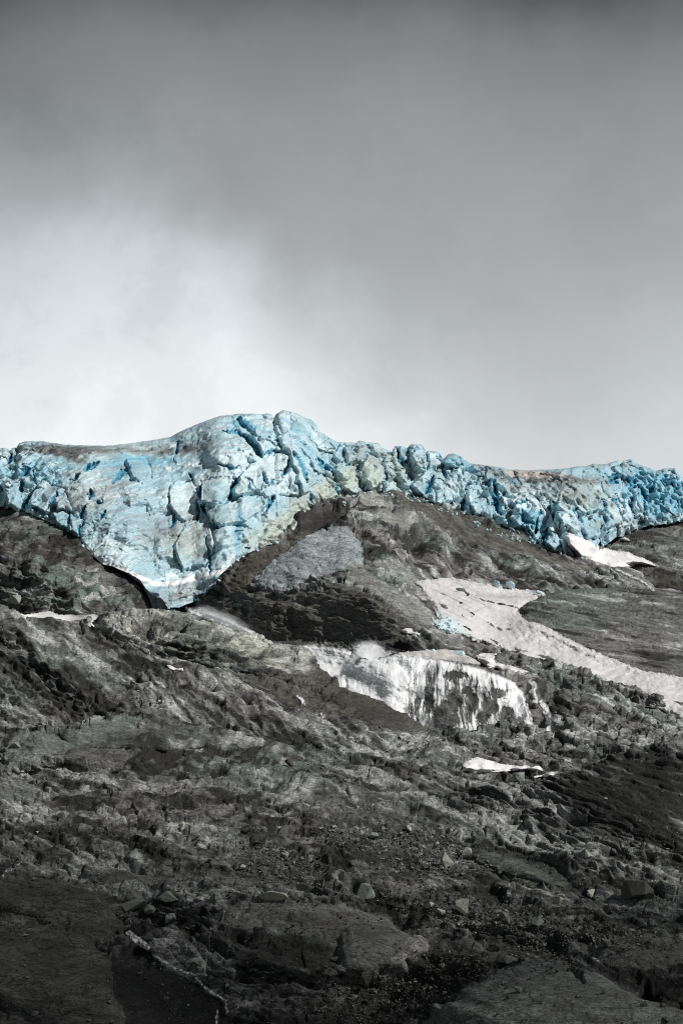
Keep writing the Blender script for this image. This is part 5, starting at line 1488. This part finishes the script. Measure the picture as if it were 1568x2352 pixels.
def spray_bank(poly, thick, soft, seed, blur=12, bump=1.2, zmap=None):
    """dense white spray: a bulging bank whose margins fray out"""
    def cov(P, u, v, d):
        n = fbm(u / 16 + seed, v / 13, 0 * u, 4, 0.62)
        f_ = fbm(u / 3.5, v / 3.5, 0 * u + seed, 3, 0.7)
        return {'cover': np.clip(sstep(-2, soft, d + 9 * n + 4 * f_), 0, 1), 'wet': 0 * u}

    def colr(P, u, v, d):
        c = np.empty(P.shape, F); c[:] = (0.95, 0.965, 0.97)
        return mixc(c, (0.70, 0.78, 0.82), sstep(0.05, 0.5, fbm(u / 14, v / 26, 0 * u + seed, 4, 0.6)) * 0.5)
    o, _ = drape('spray', poly, thick, colr, M_WATER, step=1.0, rag=9, zmap=ZFALLF if zmap is None else zmap, blur=blur, attrf=cov, bump=bump)
    return tag(o, kind='stuff')


spray_bank([(755, 1592), (780, 1550), (796, 1512), (812, 1488), (834, 1474), (860, 1476), (884, 1490), (915, 1499), (950, 1506), (940, 1516), (890, 1522), (862, 1540), (830, 1566), (800, 1590), (770, 1600)], 1.2, 9, 1, bump=0.6)
spray_bank([(790, 1530), (850, 1520), (920, 1516), (945, 1560), (930, 1640), (900, 1690), (840, 1660), (790, 1610)], 2.2, 5, 13, bump=0.5)
spray_bank([(684, 1482), (720, 1480), (770, 1486), (812, 1494), (818, 1530), (806, 1580), (770, 1592), (736, 1560), (706, 1525)], 1.5, 8, 5)
spray_bank([(425, 1394), (470, 1398), (510, 1412), (550, 1430), (592, 1451), (612, 1472), (560, 1488), (500, 1462), (435, 1430)], 3.5, 14, 9)
spray(846, 1486, 44, 20, 2.5, 0.3, 448, noise=1.4)
def zf(u, v):
    return float(zlook(u, v, ZFALLF))


spray(520, 1426, 84, 22, 3.0, 0.3, 466, tilt=24)
spray(470, 1404, 40, 15, 3.0, 0.2, 480)

# ================================================================== loose stones
def stone_mesh(seed, flat=0.7, bevel=0.07, n=16, chips=True):
    r = random.Random(seed)
    bm = bmesh.new()
    for _ in range(n):
        a = r.uniform(0, 2 * math.pi); z_ = r.uniform(-1, 1); q = math.sqrt(1 - z_ * z_)
        k = r.uniform(0.82, 1.05)
        x, y, z2 = q * math.cos(a) * k, q * math.sin(a) * k * 0.85, z_ * k * flat
        # squared-off shape
        x = math.copysign(abs(x) ** 0.75, x); y = math.copysign(abs(y) ** 0.75, y) * 0.85
        bm.verts.new((x, y, z2))
    res = bmesh.ops.convex_hull(bm, input=bm.verts)
    junk = [g_ for g_ in res['geom_interior'] + res['geom_unused'] if isinstance(g_, bmesh.types.BMVert)]
    if junk:
        bmesh.ops.delete(bm, geom=list(set(junk)), context='VERTS')
    if chips:
        bmesh.ops.bevel(bm, geom=list(bm.edges), offset=bevel, segments=1, affect='EDGES')
        bmesh.ops.triangulate(bm, faces=bm.faces[:])
        bmesh.ops.subdivide_edges(bm, edges=bm.edges[:], cuts=1, use_grid_fill=True)
        bm.verts.ensure_lookup_table()
        cc = np.array([v_.co[:] for v_ in bm.verts])
        nn = fbm(cc[:, 0] * 2.2 + seed, cc[:, 1] * 2.2, cc[:, 2] * 2.2, 4, 0.65)
        for v_, k_ in zip(bm.verts, nn):
            v_.co *= 1 + 0.20 * float(k_)
    zmin = min(v_.co.z for v_ in bm.verts)
    w_ = max(v_.co.x for v_ in bm.verts) - min(v_.co.x for v_ in bm.verts)
    hh = max(v_.co.z for v_ in bm.verts) - zmin
    for v_ in bm.verts:
        v_.co.z = (v_.co.z - zmin) / hh
        v_.co.x /= w_; v_.co.y /= w_
    me = bpy.data.meshes.new('boulder')
    bm.to_mesh(me); bm.free()
    return me


def stone_material(name, a, b_, rough=0.85):
    m, t, out = new_mat(name)
    b = N(t, 'ShaderNodeBsdfPrincipled'); b.inputs['Roughness'].default_value = rough
    t.links.new(b.outputs[0], out.inputs[0])
    gm = N(t, 'ShaderNodeNewGeometry'); oi = N(t, 'ShaderNodeObjectInfo')
    rnd_ = math_n(t, 'FRACT', math_n(t, 'ADD', gm.outputs['Random Per Island'], oi.outputs['Random']))
    base = ramp(t, rnd_, [(0.0, a), (0.62, tuple(lerp(x, y, 0.35) for x, y in zip(a, b_))), (1.0, b_)])
    tc = N(t, 'ShaderNodeTexCoord'); no = N(t, 'ShaderNodeTexNoise', i_Scale=4.0, i_Detail=7.0, i_Roughness=0.65)
    t.links.new(gm.outputs['Position'], no.inputs['Vector'])
    mu = N(t, 'ShaderNodeMixRGB', blend_type='MULTIPLY'); mu.inputs[0].default_value = 1
    t.links.new(base, mu.inputs[1]); t.links.new(ramp(t, no.outputs[0], [(0.35, (0.65, 0.65, 0.64)), (0.65, (1.3, 1.3, 1.27))]), mu.inputs[2])
    t.links.new(mu.outputs[0], b.inputs['Base Color'])
    bp = N(t, 'ShaderNodeBump'); bp.inputs['Strength'].default_value = 0.4; bp.inputs['Distance'].default_value = 0.15
    t.links.new(no.outputs[0], bp.inputs['Height']); t.links.new(bp.outputs[0], b.inputs['Normal'])
    return m


M_STONE = stone_material('stone', (0.085, 0.083, 0.078), (0.30, 0.31, 0.285))
M_PALE = stone_material('pale_stone', (0.36, 0.37, 0.33), (0.50, 0.50, 0.46))
M_DARKST = stone_material('dark_stone', (0.06, 0.058, 0.055), (0.10, 0.098, 0.092))
M_GREENST = stone_material('green_stone', (0.15, 0.17, 0.155), (0.24, 0.262, 0.242))
ZSM = boxblur(boxblur(ZROCK, 1, 0, 2), 1, 1, 2)


def place_stone(me, u, v, wpx, hpx, mat, label, group=None, rot=None, seed=0, tilt=0.0):
    Y = float(zlook(u, v, ZSM))
    P = unproj(u, v + 0.12 * hpx, Y - 0.10)
    s = K * np.linalg.norm(P - CAM)
    o = bpy.data.objects.new('boulder', me); COL.objects.link(o)
    o.location = P
    o.scale = (wpx * s, wpx * s * 0.9, hpx * s * 1.08)
    o.rotation_euler = (0, math.radians(tilt), random.Random(seed).uniform(-0.5, 0.5) if rot is None else rot)
    o.data = me if mat is None else me
    if mat is not None:
        if not me.materials:
            me.materials.append(mat)
        o.material_slots[0].link = 'OBJECT'; o.material_slots[0].material = mat
    return tag(o, label, 'boulder', group)


BOULDERS = [
    (472, 1619, 34, 30, M_PALE, 0.9, 'large pale rounded boulder standing alone on the mid slope'),
    (1306, 1675, 26, 30, M_GREENST, 0.8, 'upright greenish boulder right of the side cascades'),
    (1190, 1798, 30, 26, M_GREENST, 0.8, 'triangular greenish boulder just below the hollow snow patch'),
    (1460, 2062, 84, 46, M_DARKST, 0.6, 'big dark blocky boulder on the pale band at right'),
    (1062, 2098, 32, 36, M_PALE, 0.9, 'tall pale lit boulder above the right scree'),
    (838, 2064, 44, 36, M_GREENST, 0.7, 'dark green wedge shaped boulder in the middle of the foreground'),
    (628, 2069, 70, 20, M_PALE, 0.4, 'flat slab boulder resting on the dark ledges'),
    (388, 2072, 50, 26, M_GREENST, 0.7, 'squat boulder beside the flat ledge at left'),
    (458, 2068, 22, 10, M_PALE, 0.5, 'small low pale stone right of the squat boulder'),
    (308, 2092, 56, 34, M_GREENST, 0.7, 'rounded greenish block left above the rill'),
    (343, 2098, 26, 22, M_GREENST, 0.7, 'small cube of green rock right of the greenish block'),
    (34, 1388, 34, 24, M_PALE, 0.7, 'pale green boulder at the foot of the dark left hill'),
    (1028, 1990, 34, 34, M_PALE, 0.8, 'pale pointed boulder above the dark ledge at centre right'),
    (1072, 1968, 22, 24, M_PALE, 0.8, 'small pale boulder up right of the pointed one'),
    (1418, 1990, 0, 0, None, 0, ''),
    (680, 1822, 44, 26, M_GREENST, 0.6, 'broad greenish boulder in the dark moss'),
    (390, 1806, 14, 18, M_PALE, 0.8, 'small upright pale stone in the upper left rubble'),
    (387, 1842, 18, 14, M_GREENST, 0.7, 'small greenish stone below the left ridge'),
    (417, 1906, 14, 20, M_PALE, 0.8, 'pale upright stone at the head of the dark cleft'),
    (38, 1720, 26, 16, M_GREENST, 0.6, 'flat grey stone on the left ridge'),
    (435, 1735, 30, 18, M_STONE, 0.6, 'grey hump shaped stone on the left ridge crest'),
    (1155, 2120, 30, 26, M_STONE, 0.7, 'blocky grey stone on the right scree'),
    (1170, 2215, 36, 22, M_GREENST, 0.6, 'flat green stone low in the right scree'),
    (1358, 2060, 26, 20, M_PALE, 0.7, 'pale stone left of the big dark boulder'),
    (1280, 2075, 26, 16, M_PALE, 0.6, 'pale flat stone above the whaleback slab'),
    (1395, 1694, 22, 14, M_PALE, 0.6, 'pale stone on the saddle right of the waterfall'),
    (925, 1702, 16, 14, M_PALE, 0.7, 'pale stone at the tip of the dark flank'),
    (1248, 1808, 12, 10, M_GREENST, 0.7, 'small green stone beside the snow sliver'),
    (544, 1676, 12, 12, M_PALE, 0.8, 'tiny pale stone below the lone boulder'),
    (986, 2370, 40, 30, M_STONE, 0.7, 'grey block at the foot of the dark gravel'),
    (805, 1700, 14, 10, M_PALE, 0.7, 'pale pebble like stone on the saddle left of the falls foot'),
]
for i, (u, v, w_, h_, mt, fl, lb) in enumerate(BOULDERS):
    if mt is None:
        continue
    me = stone_mesh(100 + i, flat=fl, bevel=0.03, n=13 if w_ > 25 else 10)
    place_stone(me, u, v, w_, h_, mt, lb, seed=i)

protos = [stone_mesh(500 + i, flat=random.uniform(0.5, 0.9), bevel=0.035, n=10) for i in range(10)]
for p_ in protos:
    p_.materials.append(M_STONE)
rr = random.Random(5)
cnt = 0
while cnt < 230:
    u = rr.uniform(-10, 1578); v = rr.uniform(1690, 2350)
    z1 = float(scree_zone(np.array([u]), np.array([v]))[0])
    if rr.random() > 0.15 + 0.85 * z1:
        continue
    w_ = min(26, 7 + rr.expovariate(1 / 4.5)) * (0.8 + 0.5 * (v - 1700) / 650)
    zone = ('upper' if v < 1850 else 'middle' if v < 2080 else 'lower')
    lab = {'upper': 'small angular grey stone lying loose high on the foreground slope', 'middle': 'small angular grey stone lying loose in the dark middle rubble', 'lower': 'small angular grey stone lying loose in the lowest dark gravel'}[zone]
    mt = rr.choice([M_STONE, M_STONE, M_STONE, M_GREENST, M_PALE if v < 2150 and rr.random() < 0.6 else M_DARKST])
    place_stone(rr.choice(protos), u, v, w_, w_ * rr.uniform(0.5, 0.85), mt, lab, group={'upper': 'loose stones high on the foreground slope', 'middle': 'loose stones in the middle rubble', 'lower': 'loose stones in the lowest gravel'}[zone], seed=cnt + 900, tilt=rr.uniform(-12, 12))
    cnt += 1


def rubble(name, count, zonef, seed, wlo, wmean, wmax, mat):
    rg = np.random.default_rng(seed)
    base = []
    for k in range(8):
        me = stone_mesh(700 + k + seed, flat=0.7, n=9, chips=False)
        bv = np.array([v_.co[:] for v_ in me.vertices]); bf = np.array([list(p_.vertices)[:3] for p_ in me.polygons])
        base.append((bv, bf)); bpy.data.meshes.remove(me)
    Vs, Fs, off = [], [], 0
    u, v = zonef(rg, count)
    Y = zlook(u, v, ZSM)
    P = unproj(u, v + 0.5, Y - 0.05)
    s = K * np.linalg.norm(P - CAM, axis=1)
    w = np.minimum(wmax, wlo + rg.exponential(wmean, len(u))) * s
    for i in range(len(u)):
        if Y[i] > 1e8:
            continue
        bv, bf = base[i % 8]
        a = rg.uniform(0, 6.28); c_, s_ = math.cos(a), math.sin(a)
        q = bv * np.array([1, 0.9, rg.uniform(0.4, 0.8)]) * w[i]
        q = np.stack([q[:, 0] * c_ - q[:, 1] * s_, q[:, 0] * s_ + q[:, 1] * c_, q[:, 2]], 1)
        Vs.append(q + P[i]); Fs.append(bf + off); off += len(bv)
    me = np_mesh(name, np.concatenate(Vs), np.concatenate(Fs), False)
    o = link_mesh(name, me, mat)
    return tag(o, kind='stuff')


def z_fgr(rg, n):
    u = rg.uniform(-20, 1590, n * 6); v = rg.uniform(1670, 2352, n * 6)
    k = rg.random(n * 6) < 0.06 + scree_zone(u, v)
    return u[k][:n], v[k][:n]


rubble('rubble', 14000, z_fgr, 1, 1.5, 2.0, 11, M_STONE)


def z_mid(rg, n):
    u = rg.uniform(300, 1568, n * 8); v = rg.uniform(1560, 1740, n * 8)
    d = np.abs(v - np.interp(u, [300, 600, 850, 1000, 1568], [1600, 1640, 1690, 1705, 1720]))
    k = (rg.random(n * 8) < np.exp(-(d / 22.0) ** 2))
    return u[k][:n], v[k][:n]


rubble('rubble', 1500, z_mid, 2, 1.2, 1.6, 8, M_PALE)

# ------------------------------------------------------------------ loose glacier ice
def ice_block_material():
    m, t, out = new_mat('clear_ice')
    b = N(t, 'ShaderNodeBsdfPrincipled')
    t.links.new(b.outputs[0], out.inputs[0])
    tc = N(t, 'ShaderNodeTexCoord'); no = N(t, 'ShaderNodeTexNoise', i_Scale=2.5, i_Detail=5.0)
    t.links.new(tc.outputs['Object'], no.inputs['Vector'])
    t.links.new(ramp(t, no.outputs[0], [(0.35, (0.50, 0.68, 0.71)), (0.6, (0.68, 0.82, 0.84)), (0.75, (0.80, 0.88, 0.89))]), b.inputs['Base Color'])
    b.inputs['Roughness'].default_value = 0.35
    b.inputs['Subsurface Weight'].default_value = 0.4; b.inputs['Subsurface Radius'].default_value = (0.2, 0.7, 1.0); b.inputs['Subsurface Scale'].default_value = 0.5
    return m


M_BLOCK = ice_block_material()
ZSNOW = ZROCK.copy()
uS, vS, YS, kS = SN1
iu = ((uS[kS] - ZU0) / ZS).astype(int); iv = ((vS[kS] - ZV0) / ZS).astype(int)
ok = (iu >= 0) & (iu < ZNU) & (iv >= 0) & (iv < ZNV)
ZSNOW[iv[ok], iu[ok]] = YS[kS][ok]
ZKEEP = ZSM
ZSM = boxblur(boxblur(ZSNOW, 1, 0, 1), 1, 1, 1)


def ice_block(u, v, w_, h_, label, seed, flat=0.9, group=None):
    me = stone_mesh(seed, flat=flat, bevel=0.10, n=16); me.name = 'ice_block'
    o = place_stone(me, u, v, w_, h_, M_BLOCK, label, seed=seed, group=group)
    o.name = 'ice_block'; o['category'] = 'ice block'
    return o


ice_block(1140, 1348, 20, 17, 'pale blue ice block on the snow, left one of the two', 31)
ice_block(1169, 1353, 26, 19, 'larger pale blue ice block on the snow, right one of the two', 32)
ice_block(971, 1502, 10, 9, 'small blue ice lump behind the waterfall lip, farthest left', 33)
ice_block(993, 1499, 14, 9, 'flat blue ice lump left of the round one behind the waterfall', 34)
ice_block(1010, 1501, 17, 12, 'round blue ice lump on the gritty snow behind the waterfall', 35)
ice_block(1049, 1508, 36, 16, 'long blue ice block at the right end of the gritty snow', 36, flat=0.6)
ice_block(1076, 1516, 14, 9, 'small ice lump just right of the long ice block', 37)
ice_block(1237, 1362, 16, 7, 'low ice lump at the tip of the snow near the dome', 38)
for i in range(40):
    a = rr.random()
    u = 1000 + 60 * a + rr.uniform(-18, 18); v = 1424 + 30 * a + rr.uniform(-10, 10)
    ice_block(u, v, rr.uniform(4, 10), rr.uniform(3, 7), 'small pale blue ice chunk in the fallen heap on the left snow edge', 40 + i % 6, group='fallen ice chunks on the snow edge')
ZT = ZSM; ZSM = boxblur(boxblur(ZROCK, 1, 0, 1), 1, 1, 1)
for i in range(90):
    u = rr.uniform(785, 1400) if i % 4 else rr.uniform(180, 640)
    v = float(np.interp(u, [c_[0] for c_ in ICE_FOOT], [c_[1] for c_ in ICE_FOOT])) + rr.uniform(-1, 9) ** 1
    ice_block(u, v, rr.uniform(4, 12), rr.uniform(3, 8), 'small fallen ice lump on the rock along the glacier foot', 60 + i % 8, group='fallen ice lumps along the glacier foot')
ZSM = ZT
for (u, v, w_, lb) in [(1075, 1368, 7, 'dark stone on the snow, upper of the two'), (1058, 1387, 9, 'dark stone on the snow, lower of the two')]:
    place_stone(stone_mesh(90 + w_, n=13), u, v, w_, w_ * 0.7, M_DARKST, lb)
ZSM = ZKEEP

# ------------------------------------------------------------------ low plants
def tuft_mesh(seed):
    r = random.Random(seed)
    V, Fc = [], []
    for _ in range(170):
        a = r.uniform(0, 6.28); rad = math.sqrt(r.random()); h_ = (1 - rad ** 2) * r.uniform(0.3, 1.0) * 0.5
        c = Vector((math.cos(a) * rad, math.sin(a) * rad * 0.8, h_))
        d = Vector((r.uniform(-1, 1), r.uniform(-1, 1), r.uniform(0.2, 1.2))).normalized() * r.uniform(0.08, 0.2)
        s_ = d.orthogonal().normalized() * r.uniform(0.03, 0.07)
        k = len(V)
        V += [c - s_, c + d * 0.5 - s_ * 1.2, c + d, c + d * 0.5 + s_ * 1.2, ]
        Fc.append((k, k + 1, k + 2, k + 3))
    me = bpy.data.meshes.new('shrub'); me.from_pydata([tuple(x) for x in V], [], Fc)
    return me


M_LEAF = flat_material('leaf', (0.040, 0.052, 0.016), 0.8, 0.5)
tufts = [tuft_mesh(i) for i in range(5)]
for t_ in tufts:
    t_.materials.append(M_LEAF)
SHRUBS = [(670, 1778, 36), (655, 1812, 30), (500, 1688, 44), (540, 1694, 36), (410, 1692, 26), (832, 1932, 34), (875, 1925, 28), (925, 1980, 36), (500, 1818, 40), (840, 1865, 26), (760, 1830, 26), (980, 1972, 20), (30, 2090, 50), (1070, 2230, 40), (1000, 2145, 34), (1290, 2108, 30), (780, 2160, 30), (860, 2010, 24)]
for i, (u, v, w_) in enumerate(SHRUBS + [(rr.uniform(350, 1150), rr.uniform(1740, 2060), rr.uniform(10, 22)) for _ in range(60)] + [(rr.uniform(0, 1400), rr.uniform(2050, 2330), rr.uniform(12, 26)) for _ in range(30)]):
    Y = float(zlook(u, v, ZSM)); P = unproj(u, v, Y - 0.15); s = K * np.linalg.norm(P - CAM)
    o = bpy.data.objects.new('low_shrub', tufts[i % 5]); COL.objects.link(o)
    o.location = P; o.scale = (w_ * s * 0.5, w_ * s * 0.5, w_ * s * 0.38); o.rotation_euler = (0, 0, rr.uniform(0, 6))
    tag(o, 'low dark green shrub hugging the ground between the foreground stones', 'shrub', 'low shrubs on the foreground slope')

# ------------------------------------------------------------------ unseen puffs added out of view to keep the sun off the lower slope
def shade_puffs():
    r = random.Random(3)
    bm = bmesh.new()
    for k in range(60):
        s_ = r.uniform(9, 20)
        x, y = r.uniform(-85, 60), r.uniform(-62, 22)
        m = Matrix.Translation((x, y, r.uniform(-10, 16))) @ Matrix.Diagonal((s_ * 1.5, s_, s_ * 0.6, 1))
        bmesh.ops.create_icosphere(bm, subdivisions=3, radius=1.0, matrix=m)
    me = bpy.data.meshes.new('shade_cloud'); bm.to_mesh(me); bm.free()
    co = np.empty(len(me.vertices) * 3, F); me.vertices.foreach_get('co', co); co = co.reshape(-1, 3)
    n = fbm(co[:, 0] / 9, co[:, 1] / 9, co[:, 2] / 9, 4, 0.6)
    co = co + co / (np.linalg.norm(co, axis=1)[:, None] + 1e-6) * (n * 9)[:, None]
    me.vertices.foreach_set('co', np.ascontiguousarray(co.ravel(), F))
    me.polygons.foreach_set('use_smooth', np.ones(len(me.polygons), bool))
    m, t, out = new_mat('shade_cloud')
    df = N(t, 'ShaderNodeBsdfDiffuse'); df.inputs[0].default_value = (0.75, 0.76, 0.78, 1)
    tr = N(t, 'ShaderNodeBsdfTransparent'); ms = N(t, 'ShaderNodeMixShader'); ms.inputs[0].default_value = 0.09
    t.links.new(tr.outputs[0], ms.inputs[1]); t.links.new(df.outputs[0], ms.inputs[2]); t.links.new(ms.outputs[0], out.inputs[0])
    o = link_mesh('shade_cloud', me, m)
    o.location = Vector((0, 314, 52)) + sv * 520
    tag(o, kind='stuff')


shade_puffs()
